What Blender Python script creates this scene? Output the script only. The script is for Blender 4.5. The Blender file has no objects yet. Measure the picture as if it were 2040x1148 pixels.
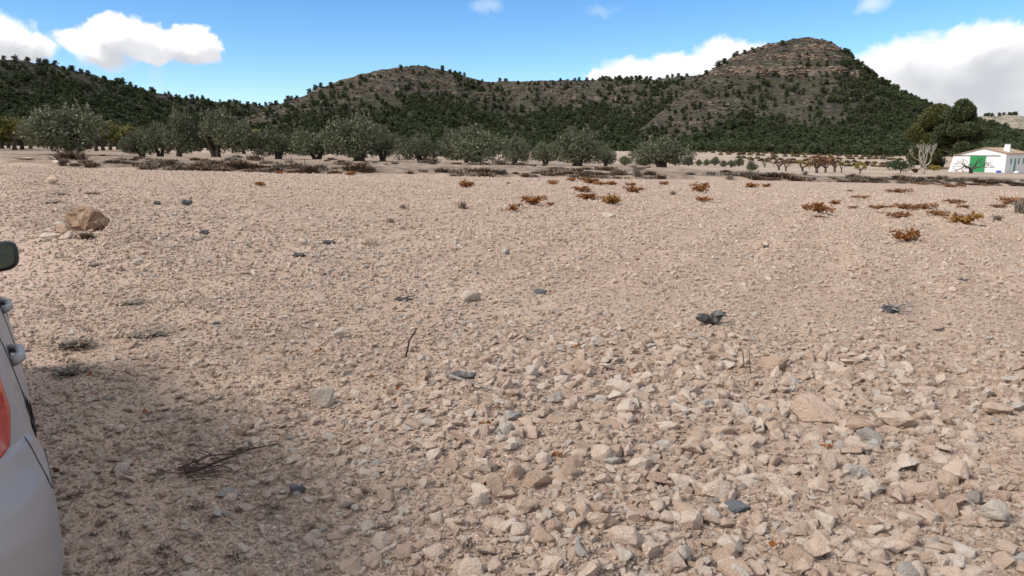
import bpy, bmesh, math, random
import numpy as np
from mathutils import Vector, Matrix, Euler
R = math.radians
random.seed(7)
rng = np.random.default_rng(11)
scene = bpy.context.scene
COL = scene.collection

# ------------------------------------------------------------------ camera
CAMZ = 1.65
FPX = 1473.0                      # focal length in photo pixels (2040 wide)
HORIZON = 295.0
PITCH = math.atan((574.0 - HORIZON) / FPX)
cam_d = bpy.data.cameras.new('camera')
cam_d.sensor_width = 36.0
cam_d.lens = 36.0 * FPX / 2040.0
cam_d.clip_start = 0.05
cam_d.clip_end = 12000.0
cam = bpy.data.objects.new('camera', cam_d)
COL.objects.link(cam)
cam.location = (0, 0, CAMZ)
cam.rotation_euler = (R(90) - PITCH, 0, 0)
scene.camera = cam

# ------------------------------------------------------------------ light and exposure
SUN_EL, SUN_AZ = R(42), R(-114)     # azimuth from +Y, negative = to the left
vs = scene.view_settings
vs.view_transform = 'Standard'
vs.look = 'None'
vs.gamma = 1.0
vs.use_curve_mapping = False
vs.exposure = 1.48
sun_d = bpy.data.lights.new('sun', 'SUN')
sun_d.energy = 1.5
sun_d.angle = R(18)
sun_d.color = (1.0, 0.945, 0.87)
sun = bpy.data.objects.new('sun', sun_d)
COL.objects.link(sun)
sdir = Vector((math.sin(SUN_AZ) * math.cos(SUN_EL), math.cos(SUN_AZ) * math.cos(SUN_EL), math.sin(SUN_EL)))
sun.rotation_euler = (-sdir).to_track_quat('-Z', 'Y').to_euler()
sun.location = sdir * 60


def pxray(px, py):
    """direction of the photo pixel in world space"""
    x = (px - 1020.0) / FPX
    y = (574.0 - py) / FPX
    c, s = math.cos(PITCH), math.sin(PITCH)
    v = np.array([x, c + y * s, -s + y * c])
    return v / np.linalg.norm(v)


# ------------------------------------------------------------------ node helpers
def new_nodes(nt):
    nt.nodes.clear()
    return nt.nodes, nt.links


def math_node(nt, op, a, b=None, c=None, clamp=False):
    n = nt.nodes.new('ShaderNodeMath')
    n.operation = op
    n.use_clamp = clamp
    for i, v in enumerate((a, b, c)):
        if v is None:
            continue
        if isinstance(v, (int, float)):
            n.inputs[i].default_value = v
        else:
            nt.links.new(v, n.inputs[i])
    return n.outputs[0]


def vmath(nt, op, a, b=None):
    n = nt.nodes.new('ShaderNodeVectorMath')
    n.operation = op
    for i, v in enumerate((a, b)):
        if v is None:
            continue
        if isinstance(v, (tuple, list)):
            n.inputs[i].default_value = v
        else:
            nt.links.new(v, n.inputs[i])
    return n.outputs['Value'] if op in ('DOT_PRODUCT', 'LENGTH', 'DISTANCE') else n.outputs['Vector']


def maprange(nt, v, a, b, c=0.0, d=1.0, smooth=True):
    n = nt.nodes.new('ShaderNodeMapRange')
    n.interpolation_type = 'SMOOTHSTEP' if smooth else 'LINEAR'
    nt.links.new(v, n.inputs['Value'])
    n.inputs['From Min'].default_value = a
    n.inputs['From Max'].default_value = b
    n.inputs['To Min'].default_value = c
    n.inputs['To Max'].default_value = d
    return n.outputs['Result']


def mixcol(nt, fac, a, b, blend='MIX'):
    n = nt.nodes.new('ShaderNodeMix')
    n.data_type = 'RGBA'
    n.blend_type = blend
    n.clamp_factor = True
    fi, ai, bi = n.inputs[0], n.inputs[6], n.inputs[7]
    for s, v in ((fi, fac), (ai, a), (bi, b)):
        if isinstance(v, (int, float)):
            s.default_value = v
        elif isinstance(v, (tuple, list)):
            s.default_value = (*v, 1.0)[:4]
        else:
            nt.links.new(v, s)
    return n.outputs[2]


def noise(nt, vec, scale, detail=4.0, rough=0.55, dist=0.0, out='Fac'):
    n = nt.nodes.new('ShaderNodeTexNoise')
    n.inputs['Scale'].default_value = scale
    n.inputs['Detail'].default_value = detail
    n.inputs['Roughness'].default_value = rough
    n.inputs['Distortion'].default_value = dist
    if vec is not None:
        nt.links.new(vec, n.inputs['Vector'])
    return n.outputs[out]


def voronoi(nt, vec, scale):
    n = nt.nodes.new('ShaderNodeTexVoronoi')
    n.inputs['Scale'].default_value = scale
    nt.links.new(vec, n.inputs['Vector'])
    return n.outputs['Color'], n.outputs['Distance']


def ramp(nt, fac, stops):
    n = nt.nodes.new('ShaderNodeValToRGB')
    e = n.color_ramp.elements
    e[0].position, e[0].color = stops[0][0], (*stops[0][1], 1)
    e[1].position, e[1].color = stops[1][0], (*stops[1][1], 1)
    for p, c in stops[2:]:
        k = e.new(p)
        k.color = (*c, 1)
    nt.links.new(fac, n.inputs['Fac'])
    return n.outputs['Color']


def bump(nt, h, strength, dist, normal=None):
    n = nt.nodes.new('ShaderNodeBump')
    n.inputs['Strength'].default_value = strength
    n.inputs['Distance'].default_value = dist
    nt.links.new(h, n.inputs['Height'])
    if normal is not None:
        nt.links.new(normal, n.inputs['Normal'])
    return n.outputs['Normal']


# ------------------------------------------------------------------ world: sky with fair-weather clouds
world = bpy.data.worlds.new('World')
scene.world = world
world.use_nodes = True
wt = world.node_tree
new_nodes(wt)
sky = wt.nodes.new('ShaderNodeTexSky')
sky.sky_type = 'NISHITA'
sky.sun_disc = False
sky.sun_elevation = SUN_EL
sky.sun_rotation = SUN_AZ
sky.altitude = 600
sky.air_density = 0.8
sky.dust_density = 0.0
sky.ozone_density = 2.5
SKY_STRENGTH = 0.064
tc = wt.nodes.new('ShaderNodeTexCoord')
dirv = tc.outputs['Generated']
sep = wt.nodes.new('ShaderNodeSeparateXYZ')
wt.links.new(dirv, sep.inputs[0])
cu = math_node(wt, 'ARCTAN2', sep.outputs[0], sep.outputs[1])
cv = math_node(wt, 'ARCSINE', sep.outputs[2])
comb = wt.nodes.new('ShaderNodeCombineXYZ')
wt.links.new(cu, comb.inputs[0])
wt.links.new(cv, comb.inputs[1])
uv = comb.outputs[0]
warp = noise(wt, dirv, 26.0, 4.0, 0.62, 0.4, out='Color')
warp = vmath(wt, 'SUBTRACT', warp, (0.5, 0.5, 0.5))
warp_s = vmath(wt, 'MULTIPLY', warp, (0.05, 0.034, 0.0))
uvw = vmath(wt, 'ADD', uv, warp_s)
# cumulus masses as the photograph shows them: px, py, rx, ry (photo pixels)
CLOUDS = [(20, 88, 58, 28, 1), (-80, 80, 110, 50, 1), (175, 82, 56, 26, .7), (248, 68, 62, 34, 1), (320, 90, 74, 29, 1), (388, 88, 40, 35, 1),
          (208, 112, 66, 32, .4), (318, 150, 40, 60, -.04), (975, 10, 90, 46, -.02), (1200, 22, 100, 40, -.06), (1738, 2, 70, 36, .06),
          (1345, 140, 165, 38, .6), (1455, 104, 90, 36, .45), (1225, 152, 80, 18, .5), (1830, 138, 140, 62, .65), (1985, 108, 100, 52, 1),
          (1960, 190, 190, 62, .7), (2150, 120, 130, 80, 1)]


def cloud_density(vec):
    acc = None
    for px, py, rx, ry, w in CLOUDS:
        d = pxray(px, py)
        u0, v0 = math.atan2(d[0], d[1]), math.asin(d[2])
        q = vmath(wt, 'SUBTRACT', vec, (u0, v0, 0))
        q = vmath(wt, 'MULTIPLY', q, (FPX / rx * 0.95, FPX / ry * 0.95, 0))
        dd = math_node(wt, 'ADD', vmath(wt, 'DOT_PRODUCT', q, q), 1.0 - w)
        acc = dd if acc is None else math_node(wt, 'SMOOTH_MIN', acc, dd, 0.25)
    return math_node(wt, 'SUBTRACT', 1.0, acc)


den = cloud_density(uvw)
den_up = cloud_density(vmath(wt, 'ADD', uvw, (-0.014, 0.028, 0.0)))
# clouds go on outside the picture, unseen cover thickened to brighten the ambient light
flat = vmath(wt, 'MULTIPLY', dirv, (1.0, 1.0, 2.6))
gen = noise(wt, flat, 2.4, 3.0, 0.55)
gen_d = maprange(wt, gen, 0.40, 0.53, -1.0, 1.0, smooth=False)
inside_u = maprange(wt, math_node(wt, 'ABSOLUTE', cu), 0.68, 0.9, 0.0, 1.0)
inside_v = maprange(wt, cv, 0.24, 0.42, 0.0, 1.0)
outside = math_node(wt, 'MAXIMUM', inside_u, inside_v)
gen_d = math_node(wt, 'SUBTRACT', gen_d, math_node(wt, 'MULTIPLY', math_node(wt, 'SUBTRACT', 1.0, outside), 3.0))
dall = math_node(wt, 'MAXIMUM', den, gen_d)
cmask = maprange(wt, dall, -0.22, 0.34)
cmask = math_node(wt, 'MULTIPLY', cmask, maprange(wt, cv, -0.02, 0.03))
shade = maprange(wt, den_up, -0.35, 0.6)
shade = math_node(wt, 'MULTIPLY', shade, maprange(wt, noise(wt, dirv, 14.0, 2.0, 0.6), 0.3, 0.65, 0.55, 1.0))
ccol = mixcol(wt, shade, (0.98, 0.98, 0.985), (0.56, 0.57, 0.61))
hs = wt.nodes.new('ShaderNodeHueSaturation')
hs.inputs['Saturation'].default_value = 1.25
hs.inputs['Value'].default_value = 1.0
wt.links.new(sky.outputs[0], hs.inputs['Color'])
bg1 = wt.nodes.new('ShaderNodeBackground')
wt.links.new(hs.outputs[0], bg1.inputs[0])
bg1.inputs[1].default_value = SKY_STRENGTH
bg2 = wt.nodes.new('ShaderNodeBackground')
wt.links.new(ccol, bg2.inputs[0])
bg2.inputs[1].default_value = 0.41
mixs = wt.nodes.new('ShaderNodeMixShader')
wt.links.new(cmask, mixs.inputs[0])
wt.links.new(bg1.outputs[0], mixs.inputs[1])
wt.links.new(bg2.outputs[0], mixs.inputs[2])
wo = wt.nodes.new('ShaderNodeOutputWorld')
wt.links.new(mixs.outputs[0], wo.inputs[0])
world.cycles.sample_map_resolution = 512

# ------------------------------------------------------------------ object helpers


def tag(o, label=None, cat=None, group=None, kind=None):
    if label: o['label'] = label
    if cat: o['category'] = cat
    if group: o['group'] = group
    if kind: o['kind'] = kind
    return o


def link(o, parent=None):
    COL.objects.link(o)
    if parent is not None:
        o.parent = parent
    return o


def empty(name, loc, rz=0.0):
    o = bpy.data.objects.new(name, None)
    o.empty_display_size = 0.1
    o.location = loc
    o.rotation_euler = (0, 0, rz)
    return link(o)


def mesh_np(name, verts, faces, mats, smooth=False, attrs=None, midx=None):
    """faces: (n,k) array or list of lists"""
    me = bpy.data.meshes.new(name)
    verts = np.asarray(verts, dtype=np.float32)
    if isinstance(faces, np.ndarray):
        n, k = faces.shape
        me.vertices.add(len(verts))
        me.vertices.foreach_set('co', verts.ravel())
        me.loops.add(n * k)
        me.loops.foreach_set('vertex_index', faces.astype(np.int32).ravel())
        me.polygons.add(n)
        me.polygons.foreach_set('loop_start', np.arange(0, n * k, k, dtype=np.int32))
        me.update(calc_edges=True)
    else:
        me.from_pydata([tuple(v) for v in verts.tolist()], [], faces)
        me.update()
    for m in (mats if isinstance(mats, (list, tuple)) else [mats]):
        me.materials.append(m)
    if smooth:
        me.polygons.foreach_set('use_smooth', np.ones(len(me.polygons), dtype=bool))
    if midx is not None:
        me.polygons.foreach_set('material_index', np.asarray(midx, dtype=np.int32))
    if attrs:
        for an, av in attrs.items():
            a = me.attributes.new(an, 'FLOAT', 'POINT')
            a.data.foreach_set('value', np.asarray(av, dtype=np.float32))
    return me


def obj(name, me, parent=None):
    return link(bpy.data.objects.new(name, me), parent)


class MB:
    """collects tubes, boxes and prisms into one mesh"""
    def __init__(self):
        self.v, self.f = [], []

    def add(self, vs_, fs_):
        o = len(self.v)
        self.v += [tuple(map(float, p)) for p in vs_]
        self.f += [[i + o for i in f] for f in fs_]
        return self

    def box(self, lo, hi):
        x0, y0, z0 = lo
        x1, y1, z1 = hi
        return self.add([(x0, y0, z0), (x1, y0, z0), (x1, y1, z0), (x0, y1, z0), (x0, y0, z1), (x1, y0, z1), (x1, y1, z1), (x0, y1, z1)],
                        [(0, 3, 2, 1), (4, 5, 6, 7), (0, 1, 5, 4), (1, 2, 6, 5), (2, 3, 7, 6), (3, 0, 4, 7)])

    def tube(self, pts, rad, n=6, cap=True, jitter=0.0):
        pts = [Vector(p) for p in pts]
        rings = []
        prev = None
        for i, p in enumerate(pts):
            d = (pts[min(i + 1, len(pts) - 1)] - pts[max(i - 1, 0)])
            d = d.normalized() if d.length > 1e-9 else Vector((0, 0, 1))
            if prev is None:
                a = d.orthogonal().normalized()
            else:
                a = prev - d * prev.dot(d)
                a = a.normalized() if a.length > 1e-6 else d.orthogonal().normalized()
            prev = a
            b = d.cross(a)
            r = rad[i] if isinstance(rad, (list, tuple)) else rad
            rings.append([p + (a * math.cos(t) + b * math.sin(t)) * r * (1 + random.uniform(-jitter, jitter))
                          for t in [2 * math.pi * k / n for k in range(n)]])
        vs_ = [q for ring in rings for q in ring]
        fs_ = []
        for i in range(len(rings) - 1):
            for k in range(n):
                fs_.append((i * n + k, i * n + (k + 1) % n, (i + 1) * n + (k + 1) % n, (i + 1) * n + k))
        if cap:
            fs_.append(tuple(reversed(range(n))))
            fs_.append(tuple(range((len(rings) - 1) * n, len(rings) * n)))
        return self.add(vs_, fs_)

    def mesh(self, name, mats, smooth=False):
        return mesh_np(name, np.array(self.v, dtype=np.float32).reshape(-1, 3), self.f, mats, smooth)

    def build(self, name, mats, parent=None, smooth=False):
        return obj(name, self.mesh(name, mats, smooth), parent)


def copy_tree(o, parent=None):
    c = o.copy()
    COL.objects.link(c)
    c.parent = parent
    for ch in o.children:
        copy_tree(ch, c)
    return c


# ------------------------------------------------------------------ numpy noise


def _hash(ix, iy, seed):
    h = (ix.astype(np.int64) * 374761393 + iy.astype(np.int64) * 668265263 + seed * 1442695041) & 0x7fffffff
    h = ((h ^ (h >> 13)) * 1274126177) & 0x7fffffff
    h = h ^ (h >> 16)
    return (h & 0xffff) / 65535.0


def vnoise(x, y, seed=0):
    x = np.asarray(x, dtype=np.float64)
    y = np.asarray(y, dtype=np.float64)
    ix, iy = np.floor(x), np.floor(y)
    fx, fy = x - ix, y - iy
    fx = fx * fx * (3 - 2 * fx)
    fy = fy * fy * (3 - 2 * fy)
    a, b = _hash(ix, iy, seed), _hash(ix + 1, iy, seed)
    c, d = _hash(ix, iy + 1, seed), _hash(ix + 1, iy + 1, seed)
    return (a * (1 - fx) + b * fx) * (1 - fy) + (c * (1 - fx) + d * fx) * fy - 0.5


def fbm(x, y, oct_=4, seed=0, gain=0.5):
    s, amp = 0.0, 1.0
    for k in range(oct_):
        s = s + amp * vnoise(x * 2 ** k + 17.3 * k, y * 2 ** k - 9.1 * k, seed + k)
        amp *= gain
    return s


def sstep(x, a, b):
    t = np.clip((x - a) / (b - a), 0, 1)
    return t * t * (3 - 2 * t)


# ------------------------------------------------------------------ the lie of the land
EDGE_U = [-2.0, -0.49, -0.285, 0.0, 0.26, 0.33, 0.46, 0.69, 2.0]
EDGE_Y = [42, 43, 43, 43.5, 50, 53, 55, 59, 60]           # far edge of the ploughed field


def track_n(x, y):
    return x * 0.82 + y * 0.57                              # distance from the right border of the dirt track


def ground_parts(x, y):
    x = np.asarray(x, dtype=np.float64)
    y = np.asarray(y, dtype=np.float64)
    yy = np.maximum(y, 1.0)
    u = np.clip(x / yy, -2, 2)
    r = np.hypot(x, y)
    xs = np.clip(x, -95, 95)
    plane = np.where(xs > 0, -0.032 * xs, -0.022 * xs)
    front = sstep(y, 0, 10)
    dip = -0.9 * sstep(u, 0.2, 0.36) * (1 - sstep(u, 0.5, 0.62)) * sstep(y, 62, 95)
    far = np.interp(u, [-0.7, 0, 0.3, 0.45, 0.7], [1.45, 0.55, 0.1, -1.1, -1.3])
    k = sstep(y, 100, 370)
    base = (plane + dip * front) * (1 - k) + far * k
    base = np.where(y < 0, plane, base)
    edge = np.interp(u, EDGE_U, EDGE_Y)
    infield = (1 - sstep(y - edge, -0.6, 0.8)) * sstep(track_n(x, y), 0.2, 1.6)
    bankd = y - edge
    return base, edge, infield, bankd, u, r


def ground_z(x, y):
    base, edge, infield, bankd, u, r = ground_parts(x, y)
    tn = track_n(x, y)
    z = base
    # low earth bank beyond the field
    w = 1.0 * (np.asarray(y) > 5)
    z = z + w * (0.30 * np.exp(-((bankd - 2.6) / 1.7) ** 2) * (0.6 + 1.0 * vnoise(np.asarray(x) * 0.18, np.asarray(y) * 0.1, 5))
                 - 0.14 * np.exp(-((bankd - 0.2) / 0.9) ** 2)
                 + 0.22 * sstep(bankd, 6, 9) * (1 - sstep(bankd, 18, 40)) * (1 + 1.2 * vnoise(np.asarray(x) * .3, np.asarray(y) * .3, 9)))
    # furrows and lumps of the ploughed ground
    phase = (np.asarray(x) * 0.914 - np.asarray(y) * 0.406) * 2 * math.pi / 1.25 + 2.2 * fbm(np.asarray(x) * .25, np.asarray(y) * .25, 2, 21)
    fade = 1 - sstep(r, 28, 50)
    z = z + infield * fade * (0.042 * np.sin(phase) * (0.7 + vnoise(np.asarray(x) * .4, np.asarray(y) * .4, 3))
                              + 0.075 * fbm(np.asarray(x) * 0.45, np.asarray(y) * 0.45, 3, 31)
                              + 0.035 * fbm(np.asarray(x) * 3.1, np.asarray(y) * 3.1, 3, 41) * (1 - sstep(r, 14, 24)))
    z = z + (1 - infield) * 0.03 * fbm(np.asarray(x) * 0.8, np.asarray(y) * 0.8, 3, 51) * (1 - sstep(r, 40, 120))
    # verge between track and field
    z = z + 0.10 * np.exp(-((tn - 1.2) / 0.9) ** 2) * (0.7 + 1.5 * vnoise(np.asarray(x) * .5, np.asarray(y) * .5, 61)) * sstep(r, 3, 8) * (1 - sstep(r, 50, 60))
    # wheel ruts in the track
    for c in (-1.0, -2.6):
        z = z - 0.035 * np.exp(-((tn - c) / 0.3) ** 2) * (1 - sstep(r, 40, 60))
    return z


def gz(x, y):
    return float(ground_z(np.array([x]), np.array([y]))[0])


def at(px, py):
    """ground point under a photo pixel"""
    d = pxray(px, py)
    t = 2.0
    lo, hi = 1.0, None
    p = np.array([0, 0, CAMZ])
    ts = np.geomspace(1.2, 900, 900)
    P = p[None, :] + ts[:, None] * d[None, :]
    h = P[:, 2] - ground_z(P[:, 0], P[:, 1])
    idx = np.where(h < 0)[0]
    if len(idx) == 0:
        q = P[-1]
        return Vector((q[0], q[1], gz(q[0], q[1])))
    i = idx[0]
    t0, t1 = ts[max(i - 1, 0)], ts[i]
    for _ in range(18):
        tm = 0.5 * (t0 + t1)
        q = p + tm * d
        if q[2] < gz(q[0], q[1]): t1 = tm
        else: t0 = tm
    q = p + t1 * d
    return Vector((q[0], q[1], gz(q[0], q[1])))


def at_dist(px, dist):
    """ground point in the direction of a photo column at a horizontal distance"""
    d = pxray(px, HORIZON)
    k = dist / math.hypot(d[0], d[1])
    x, y = d[0] * k, d[1] * k
    return Vector((x, y, gz(x, y)))


def mpp(p):
    """metres per photo pixel at a point"""
    return (p.y * math.cos(PITCH) + (CAMZ - p.z) * math.sin(PITCH)) / FPX


# ------------------------------------------------------------------ materials


def material(name):
    m = bpy.data.materials.new(name)
    m.use_nodes = True
    nt = m.node_tree
    nt.nodes.clear()
    out = nt.nodes.new('ShaderNodeOutputMaterial')
    p = nt.nodes.new('ShaderNodeBsdfPrincipled')
    nt.links.new(p.outputs[0], out.inputs[0])
    return m, nt, p, out


def setp(nt, p, **kw):
    for k, v in kw.items():
        s = p.inputs[k.replace('_', ' ')]
        if isinstance(v, (int, float)):
            s.default_value = v
        elif isinstance(v, (tuple, list)):
            s.default_value = (*v, 1.0)[:4] if len(v) == 3 and s.type == 'RGBA' else v
        else:
            nt.links.new(v, s)


def geo_pos(nt):
    return nt.nodes.new('ShaderNodeNewGeometry').outputs['Position']


def obj_co(nt):
    return nt.nodes.new('ShaderNodeTexCoord').outputs['Object']


def attr(nt, name):
    n = nt.nodes.new('ShaderNodeAttribute')
    n.attribute_name = name
    return n.outputs['Fac']


def obj_rand(nt):
    return nt.nodes.new('ShaderNodeObjectInfo').outputs['Random']


def mat_ground():
    m, nt, p, out = material('field_earth')
    pos = geo_pos(nt)
    big = noise(nt, pos, 0.22, 5, 0.6)
    mid = noise(nt, pos, 2.1, 5, 0.65)
    col = ramp(nt, big, [(0.3, (0.345, 0.25, 0.188)), (0.7, (0.43, 0.32, 0.247))])
    col = mixcol(nt, maprange(nt, mid, 0.35, 0.7), col, (0.365, 0.266, 0.2))
    # pebbles and crumbs
    cellc, celld = voronoi(nt, pos, 34.0)
    sepc = nt.nodes.new('ShaderNodeSeparateColor')
    nt.links.new(cellc, sepc.inputs[0])
    peb = ramp(nt, sepc.outputs[0], [(0.0, (0.40, 0.28, 0.21)), (0.55, (0.54, 0.41, 0.325)), (0.9, (0.66, 0.55, 0.46)), (1.0, (0.46, 0.43, 0.41))])
    pm = math_node(nt, 'MULTIPLY', maprange(nt, celld, 0.42, 0.25), maprange(nt, sepc.outputs[1], 0.25, 0.5))
    infield = attr(nt, 'infield')
    col_f = mixcol(nt, math_node(nt, 'MULTIPLY', pm, 0.85), col, peb)
    # coarser stones for the far half of the field
    cell2, cd2 = voronoi(nt, pos, 8.0)
    sep2 = nt.nodes.new('ShaderNodeSeparateColor')
    nt.links.new(cell2, sep2.inputs[0])
    st2 = math_node(nt, 'MULTIPLY', maprange(nt, cd2, 0.45, 0.3), maprange(nt, sep2.outputs[0], 0.55, 0.7))
    col_f = mixcol(nt, math_node(nt, 'MULTIPLY', st2, math_node(nt, 'MULTIPLY', attr(nt, 'far'), 0.7)), col_f, (0.65, 0.52, 0.43))
    # track: beaten pinkish dust
    tcol = mixcol(nt, maprange(nt, mid, 0.3, 0.75), (0.49, 0.36, 0.29), (0.42, 0.305, 0.242))
    tcol = mixcol(nt, math_node(nt, 'MULTIPLY', pm, 0.4), tcol, peb)
    col_f = mixcol(nt, attr(nt, 'track'), col_f, tcol)
    # dry weedy ground on the banks and below the olives
    g1 = noise(nt, pos, 1.1, 5, 0.7)
    wcol = ramp(nt, g1, [(0.33, (0.11, 0.082, 0.06)), (0.5, (0.22, 0.165, 0.122)), (0.68, (0.42, 0.335, 0.265))])
    col_f = mixcol(nt, attr(nt, 'weedy'), col_f, wcol)
    # far plain
    pcol = ramp(nt, noise(nt, pos, 0.05, 5, 0.6), [(0.35, (0.32, 0.245, 0.185)), (0.65, (0.45, 0.355, 0.275))])
    col_f = mixcol(nt, attr(nt, 'plain'), col_f, pcol)
    h1 = math_node(nt, 'MULTIPLY', math_node(nt, 'SUBTRACT', 1.0, celld), maprange(nt, sepc.outputs[1], 0.1, 0.6))
    h2 = noise(nt, pos, 55.0, 3, 0.7)
    h = math_node(nt, 'ADD', math_node(nt, 'MULTIPLY', h1, 0.8), math_node(nt, 'MULTIPLY', h2, 0.5))
    nrm = bump(nt, h, 0.8, 0.02)
    nrm2 = bump(nt, math_node(nt, 'MULTIPLY', st2, attr(nt, 'far')), 1.0, 0.07, nrm)
    setp(nt, p, Base_Color=col_f, Roughness=0.95, Normal=nrm2)
    p.inputs['Specular IOR Level'].default_value = 0.15
    return m


def mat_stone(name, stops, mottled=0.35, bscale=9.0, lichen=None):
    m, nt, p, out = material(name)
    rnd = obj_rand(nt)
    co = obj_co(nt)
    base = ramp(nt, rnd, stops)
    shift = nt.nodes.new('ShaderNodeVectorMath')
    shift.operation = 'ADD'
    nt.links.new(co, shift.inputs[0])
    cmb = nt.nodes.new('ShaderNodeCombineXYZ')
    nt.links.new(math_node(nt, 'MULTIPLY', rnd, 37.0), cmb.inputs[0])
    nt.links.new(cmb.outputs[0], shift.inputs[1])
    v = shift.outputs[0]
    n1 = noise(nt, v, 2.2, 5, 0.65)
    n2 = noise(nt, v, bscale, 5, 0.7)
    dark = mixcol(nt, 1.0, base, (0.82, 0.76, 0.71), 'MULTIPLY')
    col = mixcol(nt, maprange(nt, n1, 0.35, 0.7, 0.0, mottled * 2), base, dark)
    col = mixcol(nt, maprange(nt, n2, 0.55, 0.8, 0.0, 0.4), col, (0.66, 0.55, 0.45))
    if lichen:
        col = mixcol(nt, maprange(nt, noise(nt, v, 3.4, 5, 0.7), 0.5, 0.62), col, lichen)
    nrm = bump(nt, math_node(nt, 'ADD', n2, math_node(nt, 'MULTIPLY', n1, 0.7)), 0.7, 0.10)
    setp(nt, p, Base_Color=col, Roughness=0.92, Normal=nrm)
    p.inputs['Specular IOR Level'].default_value = 0.2
    return m


def mat_leaf(name, stops, transl=0.25, rough=0.6, objvar=0.0):
    m, nt, p, out = material(name)
    t = attr(nt, 'tint')
    col = ramp(nt, t, stops)
    if objvar:
        f = math_node(nt, 'ADD', 1.0 - objvar, math_node(nt, 'MULTIPLY', obj_rand(nt), 2 * objvar))
        cmb = nt.nodes.new('ShaderNodeCombineColor')
        for i in range(3):
            nt.links.new(f, cmb.inputs[i])
        col = mixcol(nt, 1.0, col, cmb.outputs[0], 'MULTIPLY')
    setp(nt, p, Base_Color=col, Roughness=rough)
    p.inputs['Specular IOR Level'].default_value = 0.25
    tr = nt.nodes.new('ShaderNodeBsdfTranslucent')
    nt.links.new(col, tr.inputs[0])
    mx = nt.nodes.new('ShaderNodeMixShader')
    mx.inputs[0].default_value = transl
    nt.links.new(p.outputs[0], mx.inputs[1])
    nt.links.new(tr.outputs[0], mx.inputs[2])
    nt.links.new(mx.outputs[0], out.inputs[0])
    return m


def mat_bark(name, c1, c2, scale=6.0, bd=0.03):
    m, nt, p, out = material(name)
    co = obj_co(nt)
    st = vmath(nt, 'MULTIPLY', co, (1.0, 1.0, 0.25))
    n = noise(nt, st, scale, 5, 0.7)
    col = ramp(nt, n, [(0.3, c1), (0.7, c2)])
    setp(nt, p, Base_Color=col, Roughness=0.9, Normal=bump(nt, n, 0.8, bd))
    p.inputs['Specular IOR Level'].default_value = 0.15
    return m


def mat_plain(name, col, rough=0.6, var=0.12, scale=5.0, metallic=0.0, coat=0.0, bumpd=0.0):
    m, nt, p, out = material(name)
    n = noise(nt, obj_co(nt), scale, 5, 0.65)
    c0 = tuple(c * (1 - var) for c in col)
    c1 = tuple(min(1, c * (1 + var)) for c in col)
    c = ramp(nt, n, [(0.3, c0), (0.7, c1)])
    setp(nt, p, Base_Color=c, Roughness=rough, Metallic=metallic)
    if coat:
        p.inputs['Coat Weight'].default_value = coat
        p.inputs['Coat Roughness'].default_value = 0.08
    if bumpd:
        setp(nt, p, Normal=bump(nt, n, 0.6, bumpd))
    return m


def mat_hill(name, scrub, soil, rock, green=(0.05, 0.06, 0.03), gk=0.5):
    m, nt, p, out = material(name)
    pos = geo_pos(nt)
    n1 = noise(nt, pos, 0.035, 6, 0.65)
    n2 = noise(nt, pos, 0.22, 5, 0.7)
    n3 = noise(nt, vmath(nt, 'MULTIPLY', pos, (0.32, 0.32, 3.2)), 0.3, 5, 0.72)
    col = mixcol(nt, maprange(nt, n2, 0.36, 0.62), soil, scrub)
    col = mixcol(nt, maprange(nt, n1, 0.45, 0.62, 0.0, gk), col, green)
    col = mixcol(nt, maprange(nt, n3, 0.53, 0.62, 0.0, 0.85), col, rock)
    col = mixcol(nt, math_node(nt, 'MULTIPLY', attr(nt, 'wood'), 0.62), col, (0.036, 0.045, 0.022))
    g = nt.nodes.new('ShaderNodeNewGeometry')
    sx = nt.nodes.new('ShaderNodeSeparateXYZ')
    nt.links.new(g.outputs['True Normal'], sx.inputs[0])
    col = mixcol(nt, maprange(nt, sx.outputs[2], 0.74, 0.6), col, rock)
    setp(nt, p, Base_Color=col, Roughness=0.95, Normal=bump(nt, math_node(nt, 'ADD', n2, n3), 0.9, 1.6))
    p.inputs['Specular IOR Level'].default_value = 0.1
    return m


M = {}
M['ground'] = mat_ground()
PINK = [(0.0, (0.50, 0.362, 0.272)), (0.3, (0.59, 0.448, 0.348)), (0.62, (0.66, 0.522, 0.418)), (0.93, (0.72, 0.605, 0.502)), (0.99, (0.57, 0.52, 0.46))]
M['stone'] = mat_stone('field_limestone', PINK)
M['grey_stone'] = mat_stone('grey_limestone', [(0.0, (0.34, 0.31, 0.28)), (0.5, (0.45, 0.415, 0.375)), (1.0, (0.55, 0.515, 0.47))])
M['pale_stone'] = mat_stone('pale_limestone', [(0.0, (0.56, 0.48, 0.40)), (1.0, (0.63, 0.55, 0.47))], 0.25)
M['slate_stone'] = mat_stone('slate_blue_stone', [(0.0, (0.16, 0.17, 0.19)), (1.0, (0.24, 0.255, 0.28))])
M['brown_rock'] = mat_stone('brown_weathered_rock', [(0.0, (0.30, 0.205, 0.14)), (1.0, (0.34, 0.24, 0.17))], 0.5, 6.0, (0.19, 0.12, 0.075))
M['hill_rock'] = mat_stone('hillside_rock', [(0.0, (0.085, 0.064, 0.05)), (0.6, (0.14, 0.106, 0.082)), (1.0, (0.22, 0.17, 0.133))], 0.5, 5.0)
M['ledge_rock'] = mat_stone('ledge_rock', [(0.0, (0.10, 0.075, 0.056)), (0.5, (0.165, 0.125, 0.094)), (1.0, (0.24, 0.188, 0.145))], 0.5, 5.0)
M['hill'] = mat_hill('hill_slope', (0.038, 0.034, 0.026), (0.072, 0.058, 0.046), (0.155, 0.125, 0.10))
M['hill_dark'] = mat_hill('hill_slope_dark', (0.03, 0.03, 0.021), (0.062, 0.051, 0.038), (0.15, 0.122, 0.1), (0.02, 0.028, 0.015), 0.8)
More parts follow.
